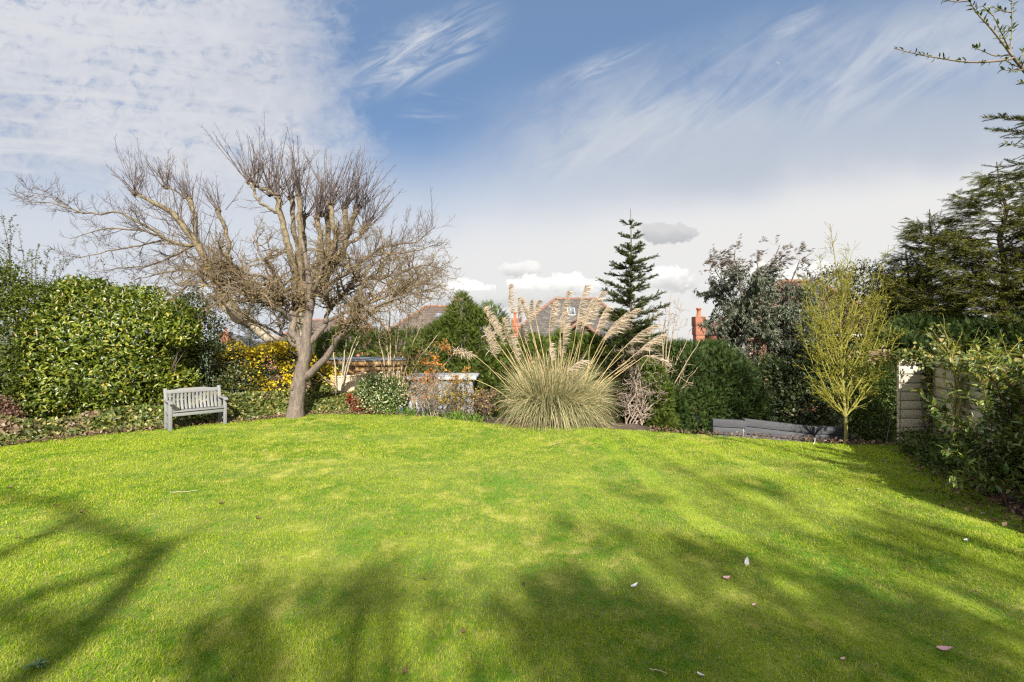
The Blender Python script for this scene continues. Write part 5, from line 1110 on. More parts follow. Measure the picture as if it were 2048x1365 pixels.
# blue cedar far left
def cedar():
    r = RNG(650); Y = 24; b = W(498, 0, Y); b[2] = float(terrain(b[0], Y)); top = W(500, 600, Y); th = thing('blue_cedar', 'blue-grey cedar between the pale limb of the bare tree and the yellow blossom', 'tree', b)
    P = np.array([b+(top-b)*s_ for s_ in np.linspace(0, 1, 9)]); Geo().add(*tubes(P, np.linspace(.16, .02, 9), 7)).build('trunk', MAT['brown_bark'], th, smooth=True)
    A, RA = spawn(P[None], np.linspace(.16, .02, 9)[None], 70, r, .25, 1, (60, 95), (.7, 1.9), K=6, up=.02, wander=.08, rr=.3, rmin=.01); B, RB = spawn(A, RA, 900, r, .15, 1, (30, 70), (.15, .45), K=3, up=-.05, wander=.1, flat=.4)
    Geo().add(*tubes(A, RA, 4)).build('branch', MAT['brown_bark'], th, smooth=True); d = B[:, 2]-B[:, 0]; g = Geo()
    for q in range(2): g.add(*place(B[:, 0], d+r.normal(size=d.shape)*.05, r.normal(size=d.shape)*.5+[0, 0, 1], np.linalg.norm(d, axis=1), np.full(len(d), .16), NEEDLE))
    g.build('needles', MAT['cedar_blue'], th, smooth=True)
cedar()
# ------------------------------------------------------------------ right side
def eucalyptus():
    r = RNG(701); Y = 14.2; b = W(1500, 0, Y); b[2] = float(terrain(b[0], Y))-.1
    th = thing('eucalyptus_tree', 'multi-stemmed grey-green eucalyptus with hanging leaves in front of the brick house', 'tree', b)
    ends = [(1430, 520), (1470, 500), (1515, 510), (1560, 490), (1600, 520), (1640, 560), (1440, 580), (1420, 640), (1450, 680), (1480, 720), (1540, 600), (1590, 620), (1650, 640), (1560, 690), (1620, 700), (1500, 620), (1530, 540), (1660, 600), (1450, 610), (1600, 575), (1545, 740), (1470, 770), (1590, 760)]
    P = []; R = []
    for (x, y) in ends:
        e = W(x, y, Y+r.uniform(-.9, .9)); m = b*.5+e*.5+[-(e[0]-b[0])*.12, 0, .2]; q = resample(np.array([b+[r.normal()*.08, r.normal()*.08, 0], m, e]), 14); q[2:-1] += r.normal(size=(11, 3))*.04; P.append(q); R.append(np.linspace(.055, .010, 14))
    P, R = np.array(P), np.array(R); Geo().add(*tubes(P, R, 7)).build('trunk', MAT['brown_bark'], th, smooth=True)
    A, RA = spawn(P, R, 620, r, .2, 1, (25, 75), (.4, 1.2), K=6, up=-.01, wander=.13, rr=.4, rmin=.005); B, RB = spawn(A, RA, 3800, r, .15, 1, (25, 70), (.2, .5), K=4, up=-.08, wander=.14, rr=.6, rmin=.003)
    Geo().add(*tubes(A, RA, 4)).add(*tubes(B, RB, 3)).build('branch', MAT['mauve_twig'], th, smooth=True)
    n = 76000; S, _ = spawn(B, RB, n, r, .0, 1, (30, 90), (.02, .05), K=2); d = S[:, 1]-S[:, 0]; ztop = W(0, 560, Y)[2]
    ex = ((S[:, 0, 0]/S[:, 0, 1]*FPX+CX-1508)/30)**2+((CY-(S[:, 0, 2]-EYE)/S[:, 0, 1]*FPX-702)/34)**2; k = (ex > 1) | (r.random(n) < .12); S, d = S[k], d[k]; n = len(S)   # a thin place in the crown
    p = S[:, 0]; hi = p[:, 2] > ztop+r.normal(size=n)*.25
    wind = np.array([.55, 0, 0])
    for nm, k, mat, wv, frac in (('foliage', ~hi, 'eucalypt_leaf', wind*.5+[0, 0, -.75], 1), ('top_foliage', hi, 'eucalypt_top', wind*2.2+[0, 0, .25], .33)):
        q = np.where(k)[0]; q = q[r.random(len(q)) < frac]; dd = nrm(nrm(d[q])*.5+wv+r.normal(size=(len(q), 3))*.3)
        Geo().add(*place(p[q], dd, r.normal(size=dd.shape), r.uniform(.09, .17, len(q)), r.uniform(.024, .042, len(q)), LEAF2)).build(nm, MAT[mat], th, smooth=True)
eucalyptus()
bush('dark_evergreen', 'dark glossy evergreen shrub filling in behind the sleeper wall below the grey-green tree', 'shrub',
     [pb(1545, 830, 12.2, 60, 50, .6), pb(1620, 820, 12, 55, 60, .6), pb(1580, 770, 13.2, 80, 50, .7), pb(1500, 800, 12.8, 45, 45, .6), pb(1660, 780, 12.2, 50, 70, .6), pb(1700, 740, 13.5, 70, 65, .6), pb(1620, 730, 13.8, 60, 50, .6)], 7600, 'holly_leaf', LEAF, (.08, .14), (.035, .055), 702, base=(7.2, 12.6, 0), stems=14, shell=.4, amp=.2, bark='brown_bark')
def lime_tree():
    r = RNG(703); Y = 9.1; b = W(1690, 0, Y); b[2] = -.2; th = thing('young_tree', 'upright young tree flushed with tiny yellow-green leaves at the right end of the sleeper wall', 'tree', b)
    lead = resample(np.array([b, W(1692, 850, Y), W(1687, 790, Y), W(1684, 720, Y), W(1680, 640, Y), W(1674, 550, Y), W(1660, 450, Y)]), 22); LR = np.linspace(.034, .004, 22); P = []; R = []
    for (x, y) in [(1612, 600), (1625, 640), (1600, 655), (1645, 575), (1655, 560), (1700, 540), (1735, 530), (1772, 500), (1715, 560), (1755, 590), (1790, 640), (1772, 690), (1640, 690), (1735, 650), (1720, 600), (1605, 725), (1622, 760), (1745, 720), (1690, 560), (1640, 620), (1765, 560), (1700, 620), (1660, 620), (1800, 660), (1610, 560), (1710, 690), (1660, 700), (1630, 720), (1640, 520), (1705, 500), (1690, 520), (1750, 545), (1625, 560), (1650, 640), (1740, 620), (1780, 600)]:
        e = W(x, y, Y+r.uniform(-.35, .35)); d = abs(x-1685); yy = min(845, y+70+d*1.1+r.uniform(0, 50)); k = int(np.argmin(np.abs(lead[:, 2]-W(0, yy, Y)[2]))); s0 = lead[k]; m = s0*.5+e*.5+[(e[0]-s0[0])*.12, 0, -.05]
        q = resample(np.array([s0, m, e]), 12); q[2:-1] += r.normal(size=(9, 3))*.01; P.append(q); R.append(np.linspace(min(.014, LR[k]*.7), .003, 12))
    P, R = np.array(P), np.array(R); Geo().add(*tubes(lead, LR, 8)).build('trunk', MAT['olive_twig'], th, smooth=True)
    A, RA = spawn(np.concatenate([P, resample(lead[8:], 12)[None]]), np.concatenate([R, np.linspace(.012, .004, 12)[None]]), 600, r, .15, 1, (25, 60), (.18, .5), K=6, up=.07, wander=.07, rr=.55, rmin=.0032)
    B, RB = spawn(A, RA, 2200, r, .1, 1, (25, 60), (.08, .25), K=4, up=.05, wander=.07, rr=.7, rmin=.0028); Geo().add(*tubes(P, R, 5)).add(*tubes(A, RA, 4)).add(*tubes(B, RB, 3)).build('branch', MAT['lime_twig'], th, smooth=True)
    src = np.concatenate([resample_many(A, 4), B]); n = 17000; S, _ = spawn(src, np.ones((len(src), 4))*.002, n, r, .1, 1, (30, 90), (.008, .02), K=2); d = S[:, 1]-S[:, 0]; zt = W(0, 560, Y)[2]
    k = (S[:, 0, 2] < zt) | (r.random(n) < .35); S, d = S[k], d[k]; Geo().add(*place(S[:, 0], d, r.normal(size=d.shape)*.6+[0, -.4, 1], r.uniform(.014, .028, len(d)), r.uniform(.010, .018, len(d)), LEAF2)).build('foliage', MAT['lime_leaf'], th, smooth=True)
bark_mat('lime_twig', [(.3, (.13, .125, .02)), (.7, (.29, .27, .045))], scale=(9, 9, 9), bump_=.1)
lime_tree()
bush('evergreen_tree', 'dense dark olive evergreen behind the yellow-green young tree hiding the house roof', 'tree',
     [pb(1650, 640, 17, 60, 75, 1.0), pb(1720, 650, 16.5, 70, 80, 1.0), pb(1780, 660, 16, 60, 80, 1.0), pb(1700, 590, 17, 60, 45, .8), pb(1640, 720, 16, 70, 60, .9), pb(1740, 730, 15, 80, 60, .9), pb(1600, 690, 17, 40, 60, .8), pb(1660, 585, 17, 48, 48, .8), pb(1735, 578, 16.6, 55, 50, .8), pb(1785, 600, 16.2, 50, 55, .8), pb(1625, 610, 17, 40, 45, .7)], 11500, 'olive_leaf', LEAF2, (.07, .14), (.03, .05), 705, base=(12.5, 16.5, 0), stems=18, shell=.5, amp=.28, core=.6)
bush('laurustinus_shrub', 'leafy green shrub between the young yellow-green tree and the end of the plank fence', 'shrub',
     [pb(1745, 760, 10.2, 48, 55, .5), pb(1735, 840, 9.6, 45, 45, .45), pb(1715, 800, 10.2, 36, 50, .5), pb(1750, 860, 9.4, 28, 28, .35)], 4200, 'shrub_leaf', LEAF, (.06, .10), (.022, .035), 704, base=(7.9, 10, 0), stems=10, shell=.45, amp=.25)
def cypress(label, px, top, Y, half, seed, n=60, dens=1.0):
    """a conifer of long rising boughs, each a flat spray of feathery fronds"""
    r = RNG(seed); b = W(px, 0, Y); b[2] = -.9; tp = W(px, top, Y); th = thing('cypress_tree', label, 'tree', b, 0, 'conifers beyond the right hand fence')
    K = 12; P = np.array([b+(tp-b)*s_ for s_ in np.linspace(0, 1, K)])+np.c_[r.normal(size=(K, 2))*.05, np.zeros(K)]; P[0] = b
    Geo().add(*tubes(P, np.linspace(.17, .012, K), 8)).build('trunk', MAT['brown_bark'], th, smooth=True)
    H_ = tp[2]-b[2]; hw = half/FPX*Y; br = []; bR = []
    for i in range(n):
        s_ = min(.97, .10+.88*(i+r.random())/n); z0 = b[2]+H_*s_*.97; l = hw*(1-s_)**.8*r.choice([.65, .9, 1.2], p=[.3, .45, .25])*r.uniform(.9, 1.1)+.16; a = i*2.4+r.normal()*.4; rise = r.uniform(.25, .6); q = np.linspace(0, 1, 9)
        br.append(np.stack([b[0]+(tp[0]-b[0])*s_+np.cos(a)*l*q, b[1]+np.sin(a)*l*q, z0+l*(rise*q-.22*q**2+.16*q**3)], 1)+r.normal(size=(9, 3))*.012); bR.append(np.linspace(.032, .004, 9)*(.4+.6*(1-s_)))
    BP, BR = np.array(br), np.array(bR); A, RA = spawn(BP, BR, int(n*30*dens), r, .10, 1, (30, 55), (.20, .75), K=5, up=.03, wander=.05, rr=.5, rmin=.003, flat=.3)
    Geo().add(*tubes(BP, BR, 5)).add(*tubes(A, RA, 3)).build('branch', MAT['brown_bark'], th, smooth=True)
    g = Geo(); F_, _ = spawn(np.concatenate([resample_many(BP[:, 3:], 5), A]), np.ones((len(A)+n, 5))*.003, int(n*230*dens), r, .15, 1, (15, 40), (.10, .22), K=2, flat=.5); d = nrm(F_[:, 1]-F_[:, 0])+[.0, 0, -.16]
    g.add(*place(F_[:, 0], d, r.normal(size=d.shape)*.25+[0, 0, 1], r.uniform(.12, .26, len(d)), r.uniform(.07, .15, len(d)), FROND))
    e = A[:, -1]; d = A[:, -1]-A[:, -3]; g.add(*place(A[:, -2], d, r.normal(size=d.shape)*.2+[0, 0, 1], r.uniform(.18, .30, len(d)), r.uniform(.10, .17, len(d)), FROND))
    e = BP[:, -2]; d = BP[:, -1]-BP[:, -3]; g.add(*place(e, d, r.normal(size=d.shape)*.2+[0, 0, 1], np.full(n, .34), np.full(n, .15), FROND))
    g.build('foliage', MAT['cypress_green'], th, smooth=True)
cypress('tall dark cypress with feathery branches at the right edge above the fence', 2005, 322, 13.0, 265, 711, n=125)
cypress('mid-height feathery cypress left of the tallest one beyond the fence', 1862, 418, 14.6, 150, 712, n=84)
cypress('shorter cypress beside the yellow-green young tree beyond the fence', 1815, 500, 15.5, 120, 713, n=74)
cypress('cypress standing half out of the picture at the far right', 2120, 380, 12.0, 240, 714, n=80)
hedge('conifer_hedge', 'dark conifer hedge along the back of the plank fence at right', [pb(1830, 690, 13.2, 60, 55, .9), pb(1920, 690, 12.6, 70, 50, .9), pb(2020, 690, 12, 80, 55, .9), pb(2110, 690, 11.4, 80, 60, .9), pb(1790, 720, 12.4, 40, 60, .8), pb(1740, 770, 12.8, 70, 70, .8), pb(1795, 810, 11.8, 50, 60, .7)], 5400, 715, base=(11, 12.6, 0), mat='conifer_dark')
# ------------------------------------------------------------------ plank fence
wood_mat('weathered_plank', [(.3, (.38, .345, .26)), (.7, (.52, .475, .37))], axis=0, rough=.8, weather=(2.2, .5, .72, (.22, .21, .14)))
def fence():
    th = thing('plank_fence', 'weathered horizontal plank fence at right with a short end panel facing the lawn', 'fence', (7.2, 8.4, 0))
    zt = 1.66
    def panel(a, b, z0, z1, n, name='plank_panel', t_=.022):
        g = Geo(); a, b = np.array([*a, 0.]), np.array([*b, 0.]); d = nrm((b-a)[None])[0]; nn = np.array([d[1], -d[0], 0])*t_; h = (z1-z0)/n; r = RNG(int(abs(a[0]*100)))
        for i in range(n):
            j = r.normal()*.003; zz0, zz1 = z0+h*i+.012, z0+h*(i+1)-.012; V = np.array([q+o+[0, 0, z+j*s_] for z in (zz0, zz1) for q, o, s_ in ((a, 0*nn, 1), (b, 0*nn, -1), (b, nn, -1), (a, nn, 1))])
            g.add(V, [(3, 2, 1, 0), (4, 5, 6, 7), (0, 1, 5, 4), (1, 2, 6, 5), (2, 3, 7, 6), (3, 0, 4, 7)])
        for i in range(n-1):                                         # boards on the back of the rails close the gaps
            z = z0+h*(i+1); V = np.array([q+o*1.0-nn*k+[0, 0, zz] for zz in (z-.075, z+.075) for q, o, k in ((a, 0*nn, 1.3), (b, 0*nn, 1.3), (b, 0*nn, .4), (a, 0*nn, .4))]); g.add(V, [(3, 2, 1, 0), (4, 5, 6, 7), (0, 1, 5, 4), (1, 2, 6, 5), (2, 3, 7, 6), (3, 0, 4, 7)])
        return g.build(name, MAT['weathered_plank'], th, bevel=.003)
    def post(x, y, s_=.05, h=zt):
        g = Geo(); g.box((x-s_, y-s_, -.1), (x+s_, y+s_, h)); g.build('post', MAT['weathered_plank'], th, bevel=.004)
    x0, y0 = W(1796, 0, 8.55)[0], 8.55
    panel((x0, y0), (x0+.62, y0+.03), .0, zt, 10); post(x0+.42, y0+.10)
    A, B = np.array([7.86, 8.5]), np.array([6.02, 5.05]); d = (B-A)
    for s0, s1, z1 in ((0, .31, zt), (.325, .66, zt-.03), (.675, 1.0, zt-.06), (1.015, 1.4, zt-.08)):
        a, b = A+d*s0, A+d*s1; panel(a, b, .02, z1, 9); nn = np.array([-d[1], d[0]])/np.linalg.norm(d)*.09; post(*(a+nn*.9+d*.008), .05, z1-.02)
    V = []
    g = Geo(); rr_ = RNG(9)
fence()
def fence_ivy(name, label, boxes, n, seed):
    r = RNG(seed); P = []; N = []
    for (c, s_, nr, m) in boxes: 
        P.append(np.array(c)+r.normal(size=(m, 3))*np.array(s_)*.5); N.append(np.tile(nr, (m, 1)))
    P, N = np.concatenate(P), np.concatenate(N).astype(float); P[:, 2] = np.maximum(P[:, 2], .05); g = Geo(); foliage(g, P, N, r, (.045, .085), (.045, .08), IVY, out=.5, up=-.1, rnd=.6, face=1)
    th = thing(name, label, 'ivy', (P[:, 0].mean(), P[:, 1].mean(), 0)); g.build('foliage', MAT['ivy_leaf'], th, smooth=True)
    m = 26; i = r.integers(0, len(P), m); q = np.stack([np.c_[P[i, 0], P[i, 1], np.zeros(m)], P[i]+r.normal(size=(m, 3))*.06-[0, 0, .4], P[i]], 1); Geo().add(*tubes(resample_many(q, 8), np.linspace(.012, .003, 8)[None].repeat(m, 0), 4)).build('stem', MAT['brown_bark'], th, smooth=True)
fence_ivy('climbing_ivy', 'ivy climbing over the corner and top of the plank fence', [((7.84, 8.48, 1.40), (.16, .2, .5), (-.4, -1, .2), 700), ((7.86, 8.42, .85), (.14, .18, .9), (-.6, -1, 0), 600), ((7.8, 8.3, .2), (.25, .3, .35), (-.6, -1, .3), 420), ((7.5, 8.55, 1.68), (.75, .2, .10), (0, -.5, 1), 620),
           ((7.45, 7.6, 1.62), (.35, .7, .16), (-.6, -.3, 1), 180), ((6.95, 6.75, 1.60), (.34, .8, .16), (-.6, -.3, 1), 330), ((7.08, 7.05, 1.25), (.12, .2, .5), (-1, .3, 0), 110)], 0, 721)
sprig_bush('climber_shoots', 'young upright shoots sprouting over the top of the plank fence', 'climber', [(1890, 672), (1905, 680), (1880, 690), (1950, 690), (2040, 680)], 722, 'lime_leaf', 'olive_twig', 7.2, n_leaf=260)
def bay_bush():
    r = RNG(731); c = np.array([6.38, 5.35, 0]); th = thing('bay_shrub', 'big glossy-leaved shrub with reddish stems in the right foreground before the fence', 'shrub', c)
    P = []; R = []
    for i in range(46):
        a = r.uniform(-1, 1); b = c+[r.normal()*.28, r.normal()*.32, 0]; e = np.array([b[0]+r.normal()*.27+.05, b[1]+r.normal()*.32, r.uniform(.5, 1.5)]); q = resample(np.array([b, (b+e)/2+[(b[0]-e[0])*.15, 0, .1], e]), 10); q[1:] += r.normal(size=(9, 3))*.012; P.append(q); R.append(np.linspace(.009, .003, 10))
    for e in (W(1845, 795, 5.75), W(1875, 840, 5.6), W(1950, 690, 5.6), W(1985, 688, 5.7), W(2040, 700, 5.5), W(1890, 900, 5.4), W(1905, 950, 5.2), W(1960, 705, 5.9)):
        b = c+[r.normal()*.2-.1, r.normal()*.2, 0]; e = np.array(e); P.append(resample(np.array([b, (b+e)/2+[.08, 0, .06], e]), 10)); R.append(np.linspace(.013, .004, 10))
    P, R = np.array(P), np.array(R); A, RA = spawn(P, R, 330, r, .08, .95, (25, 55), (.2, .5), K=6, up=.12, wander=.08, rr=.6, rmin=.003)
    Geo().add(*tubes(P, R, 6)).add(*tubes(A, RA, 4)).build('stem', MAT['red_stem'], th, smooth=True)
    src = np.concatenate([resample_many(P[:, 1:], 6), A]); n = 10500; S, _ = spawn(src, np.ones((len(src), 6))*.003, n, r, .02, 1, (35, 70), (.02, .03), K=2); d = S[:, 1]-S[:, 0]; p = S[:, 0]
    yng = (p[:, 2] > 1.25+r.normal(size=n)*.2) & (r.random(n) < .55)
    for nm, k, mat in (('foliage', ~yng, 'bay_leaf'), ('young_foliage', yng, 'bay_young')):
        dd = nrm(d[k])+r.normal(size=(k.sum(), 3))*.12; Geo().add(*place(p[k], dd, r.normal(size=dd.shape)*.4+[0, -.1, 1], r.uniform(.075, .125, k.sum()), r.uniform(.026, .042, k.sum()), LEAF)).build(nm, MAT[mat], th, smooth=True)
bay_bush()
bush('low_evergreen', 'low dark spreading shrub at the foot of the fence beside the big glossy shrub', 'shrub', [(6.55, 7.1, .25, .4, .5, .3), (6.3, 6.4, .3, .4, .5, .35), (6.95, 7.9, .2, .3, .35, .25)], 1900, 'shrub_leaf', LEAF2, (.04, .07), (.025, .04), 732, base=(6.6, 6.9, 0), stems=8, shell=.6)
litter('leaf_litter', 'brown dead leaves on the bare soil under the right hand shrub', [(7.3, 7.9), (6.5, 6.8), (5.75, 5.3), (5.4, 3.9)], 1500, 733, wid=.5)
litter('leaf_litter', 'brown leaves on the soil along the far right lawn edge', [(3.0, 9.95), (4.2, 9.55), (6.3, 8.75), (7.3, 8.5)], 700, 734, wid=.2)
# ------------------------------------------------------------------ trees at the right whose branches reach in from out of the picture
bark_mat('brown_twig', [(.3, (.10, .075, .05)), (.7, (.22, .17, .12))], scale=(9, 9, 9), bump_=.1)
def overhang():
    r = RNG(741); Y = 4.0; b = np.array([5.75, 4.1, 0]); th = thing('willow_leaf_tree', 'small tree reaching in at the top right with sparse leathery leaves on thin twigs', 'tree', b)
    def Wp(*q): return [np.array(W(x, y, Y+dz)) for x, y, dz in q]
    trunk = [b, b+[.0, 0, 1.6], b+[-.35, 0, 3.0]]+Wp((2080, 190, 0), (2046, 140, 0), (2024, 112, 0))
    P0 = resample(np.array(trunk), 20); R0 = np.concatenate([np.linspace(.06, .022, 14), np.linspace(.02, .011, 6)])
    tw = [Wp((2024, 112, 0), (2000, 80, 0), (1980, 55, 0), (1955, 28, 0), (1938, 0, 0), (1925, -30, 0)), Wp((2020, 105, 0), (2024, 60, .1), (2024, 20, .1), (2026, -30, .1)), Wp((2028, 116, 0), (2000, 122, -.05), (1940, 125, -.1), (1880, 117, -.1), (1830, 108, -.1), (1789, 97, -.1)),
          Wp((2022, 110, 0), (1990, 112, .1), (1965, 102, .1), (1945, 95, .1)), Wp((2018, 98, 0), (2000, 60, -.1), (1985, 30, -.1), (1965, 12, -.1)), Wp((1938, 2, 0), (1915, 4, .05), (1888, 0, .05)), Wp((2024, 25, .1), (2005, 22, .1), (1985, 14, .1)), Wp((2022, 62, .1), (2005, 63, .1)),
          Wp((2040, 135, 0), (2022, 128, .1), (2008, 118, .1)), Wp((2035, 128, 0), (2050, 100, .1), (2070, 60, .1)), Wp((2046, 140, 0), (2025, 142, -.1), (2002, 139, -.1)), Wp((2060, 165, 0), (2045, 168, -.1), (2035, 160, -.1)), Wp((2042, 136, 0), (2055, 112, -.1), (2080, 90, -.1))]
    TP = np.array([resample(np.array(q), 12) for q in tw]); TR = np.array([np.linspace(.009 if len(q) > 4 else .0055, .0028, 12) for q in tw])
    more, mr = spawn(P0[10:][None], R0[10:][None], 26, r, 0, .8, (30, 80), (.3, .8), K=12, up=.05, wander=.08, rr=.4, rmin=.003); k = more[:, -1, 0] > 4.75; more, mr = more[k], mr[k]
    Geo().add(*tubes(P0, R0, 8)).build('trunk', MAT['brown_bark'], th, smooth=True); Geo().add(*tubes(np.concatenate([TP, more]), np.concatenate([TR, mr]), 6)).build('branch', MAT['brown_twig'], th, smooth=True)
    allp = np.concatenate([TP, more]); S, _ = spawn(allp, np.ones(allp.shape[:2])*.003, 620, r, .05, 1, (25, 60), (.015, .03), K=2); d = S[:, 1]-S[:, 0]
    Geo().add(*place(S[:, 0], d, r.normal(size=d.shape)*.5+[0, 0, 1], r.uniform(.03, .062, len(d)), r.uniform(.010, .018, len(d)), LEAF)).build('foliage', MAT['shrub_leaf'], th, smooth=True)
overhang()
def big_fir(name, label, base, H_, rad_, seed, z0=1.2, n=110, dark='conifer_dark', group=None, dens=1.0, tips=()):
    r = RNG(seed); b = np.array([*base, 0.]); th = thing(name, label, 'tree', b, 0, group); K = 12; P = np.array([b+[0, 0, H_*s_] for s_ in np.linspace(0, 1, K)]); Geo().add(*tubes(P, np.linspace(.16, .012, K), 8)).build('trunk', MAT['brown_bark'], th, smooth=True)
    br = []; bR = []
    for i in range(n):
        s_ = r.random(); z = z0+(H_-z0)*s_; l = rad_*(1-s_)**.7*r.uniform(.75, 1.08)+.1; a = r.uniform(0, 6.28); q = np.linspace(0, 1, 8); br.append(np.stack([b[0]+np.cos(a)*l*q, b[1]+np.sin(a)*l*q, z+.22*l*q-.12*l*q**2], 1)); bR.append(np.linspace(.025, .005, 8))
    for tip in tips:
        e = W(*tip); q = np.linspace(0, 1, 8)[:, None]; s0 = np.array([b[0], b[1], e[2]-.35]); br.append(s0*(1-q)+e*q+[0, 0, .12]*np.sin(q*np.pi)); bR.append(np.linspace(.03, .005, 8))
    BP, BR = np.array(br), np.array(bR); T_, TR = spawn(BP, BR, int(n*13*dens), r, .15, 1, (35, 65), (.18, .5), K=4, up=.02, wander=.06, rr=.5, rmin=.004, flat=.4); Geo().add(*tubes(BP, BR, 5)).add(*tubes(T_, TR, 3)).build('branch', MAT['brown_bark'], th, smooth=True)
    segs = [(BP[:, k], BP[:, k+1]) for k in range(2, 7)]+[(T_[:, k], T_[:, k+1]) for k in range(3)]; a = np.concatenate([q[0] for q in segs]); c = np.concatenate([q[1] for q in segs]); d = c-a; g = Geo()
    for q in range(2): g.add(*place(a, d, r.normal(size=d.shape)*.5+[0, 0, 1], np.linalg.norm(d, axis=1)*1.05, np.full(len(d), .13), NEEDLE))
    g.build('needles', MAT['fir_needle'], th, smooth=True)
big_fir('spruce_tree', 'dark spruce whose branch tips poke in at the right edge below the leafy twigs', (9.75, 6.6), 6.9, 2.0, 751, z0=4.2, tips=((1966, 236, 6.5), (1985, 262, 6.3), (1998, 350, 6.8), (1988, 395, 6.6), (2020, 240, 6.2)))
# ------------------------------------------------------------------ small things on the lawn
plain_mat('white_petal', (.62, .60, .56), .6, var=.06); plain_mat('pink_petal', (.58, .33, .33), .6, var=.2, scale=30); plain_mat('brown_leaf', (.10, .05, .028), .7, var=.3, scale=30); plain_mat('pale_twig', (.36, .29, .19), .8); plain_mat('grey_weed', (.10, .17, .05), .6)
def flake(name, label, cat, px, py, L, Wd, ang, mat, tilt=.3, group=None, curl=.25, lift=.022):
    c = Gd(px, py); c[2] = float(lawn_z(c[0], c[1]))+lift; n = 7; m = 5; V = []
    for i in range(n):
        for j in range(m):
            u, v = i/(n-1), (j/(m-1)-.5)*2; w = Wd/2*math.sin(math.pi*min(1, .06+u*.94)**.8)**.8; x, y, z = u*L-L/2, v*w, curl*L*((u-.5)**2*2+v*v*.35)-.004
            z += (x)*tilt; V.append((c[0]+x*math.cos(ang)-y*math.sin(ang), c[1]+x*math.sin(ang)+y*math.cos(ang), c[2]+z))
    F = [(i*m+j, (i+1)*m+j, (i+1)*m+j+1, i*m+j+1) for i in range(n-1) for j in range(m-1)]
    V = np.array(V); V2 = np.concatenate([V, V-[0, 0, .0015]]); k = len(V); Fb = [tuple(q+k for q in f[::-1]) for f in F]
    o = Geo().add(V2, F, Fb).build(name, MAT[mat], None, smooth=True); return tag(o, label, cat, group)
P_ = 'fallen blossom petals on the lawn'
flake('fallen_petal', 'bright white petal standing upright on the right middle of the lawn', 'petal', 1494, 1127, .065, .038, 1.0, 'white_petal', .8, P_)
flake('fallen_petal', 'small pinkish white petal left of the bright white petal', 'petal', 1454, 1161, .06, .045, .2, 'pink_petal', .1, P_)
flake('fallen_petal', 'pale greenish white petal farthest to the left of the fallen petals', 'petal', 1269, 1174, .07, .03, .5, 'white_petal', .2, P_)
flake('fallen_petal', 'large pink petal lying in the bottom right of the lawn', 'petal', 1890, 1305, .075, .05, -.6, 'pink_petal', .4, P_)
flake('fallen_petal', 'tiny pink petal below the pinkish white one', 'petal', 1508, 1217, .03, .022, .3, 'pink_petal', .3, P_)
flake('fallen_petal', 'tiny pale petal near the bottom edge left of the large pink petal', 'petal', 1686, 1329, .028, .02, .1, 'pink_petal', .3, P_)
flake('fallen_petal', 'whitish petal fragment at the right by the shrub shadow', 'petal', 1932, 1090, .05, .03, .4, 'white_petal', .2, P_)
flake('fallen_petal', 'white feather-like petal at the bottom edge below the middle', 'petal', 1402, 1356, .05, .018, -.9, 'white_petal', .2, P_)
L_ = 'dead brown leaves on the lawn'
for px, py, lab, s_ in ((20, 976, 'dead brown leaf at the left edge of the lawn', .11), (164, 1027, 'dead brown leaf on the branch shadow at left', .09), (442, 1010, 'curled dead brown leaf on sunlit grass near the left middle', .10), (37, 1077, 'small dead leaf between the left shadows', .06), (515, 1043, 'flat brown leaf fragment on pale grass', .09), (1842, 1106, 'tiny brown leaf on the shaded right lawn', .05), (927, 1272, 'brown worm cast like leaf near the bottom middle', .07), (810, 1355, 'brown leaf at the bottom edge of the lawn', .08), (848, 1166, 'small round dead leaf in the mid lawn', .05), (1048, 1170, 'crumpled brown leaf at the start of the shade', .06)):
    flake('dead_leaf', lab, 'leaf', px, py, s_*.62, s_*.36, px*.7, 'brown_leaf', .2, L_, curl=.5)
def stick(label, pts, rad_, group='pale dry twigs on the lawn'):
    P = np.array([Gd(*p) for p in pts]); P[:, 2] = lawn_z(P[:, 0], P[:, 1])+.024; P = resample(P, 10); P[1:-1] += RNG(int(pts[0][0])).normal(size=(8, 3))*.003
    tag(Geo().add(*tubes(P, np.linspace(rad_, rad_*.5, 10), 6)).build('fallen_twig', MAT['pale_twig'], None, smooth=True), label, 'twig', group)
stick('pale dry twig lying on the sunlit lawn at left', [(340, 988), (366, 987), (395, 984)], .005)
stick('pale thin straw near the bottom of the lawn', [(1300, 1344), (1318, 1347), (1334, 1354)], .004)
stick('thin pale straw on the right part of the lawn', [(1714, 983), (1722, 985), (1733, 988)], .005)
stick('pale straw before the pampas grass', [(1105, 893), (1112, 890), (1120, 889)], .006)
for k, (x, y, x2, y2, lab) in enumerate(((1487, 868, 1486, 862, 'white plant tie sticking up before the left sleepers'), (1627, 889, 1630, 880, 'white plant tie sticking up before the right sleepers'))):
    a = Gd(x, y); e = np.array([W(x2, y2-4, a[1])]); P = resample(np.array([a, a*.5+e[0]*.5+[.012, 0, 0], e[0]]), 8); tag(Geo().add(*tubes(P, np.linspace(.006, .004, 8), 6)).build('plant_tie', MAT['white_petal'], None, smooth=True), lab, 'plant tie', 'white plant ties by the sleeper wall')
def weed():
    r = RNG(801); c = Gd(74, 1338); th = thing('thistle_weed', 'grey-green rosette weed in the bottom left corner of the lawn', 'weed', c); n = 12; a = np.linspace(0, 6.28, n)+r.normal(size=n)*.2; p = np.tile(c+[0, 0, .02], (n, 1))
    Geo().add(*place(p, np.c_[np.cos(a), np.sin(a), r.uniform(.1, .5, n)], np.tile([0, 0, 1.0], (n, 1)), r.uniform(.05, .08, n), r.uniform(.018, .028, n), LEAF)).build('leaf', MAT['grey_weed'], th, smooth=True)
weed()
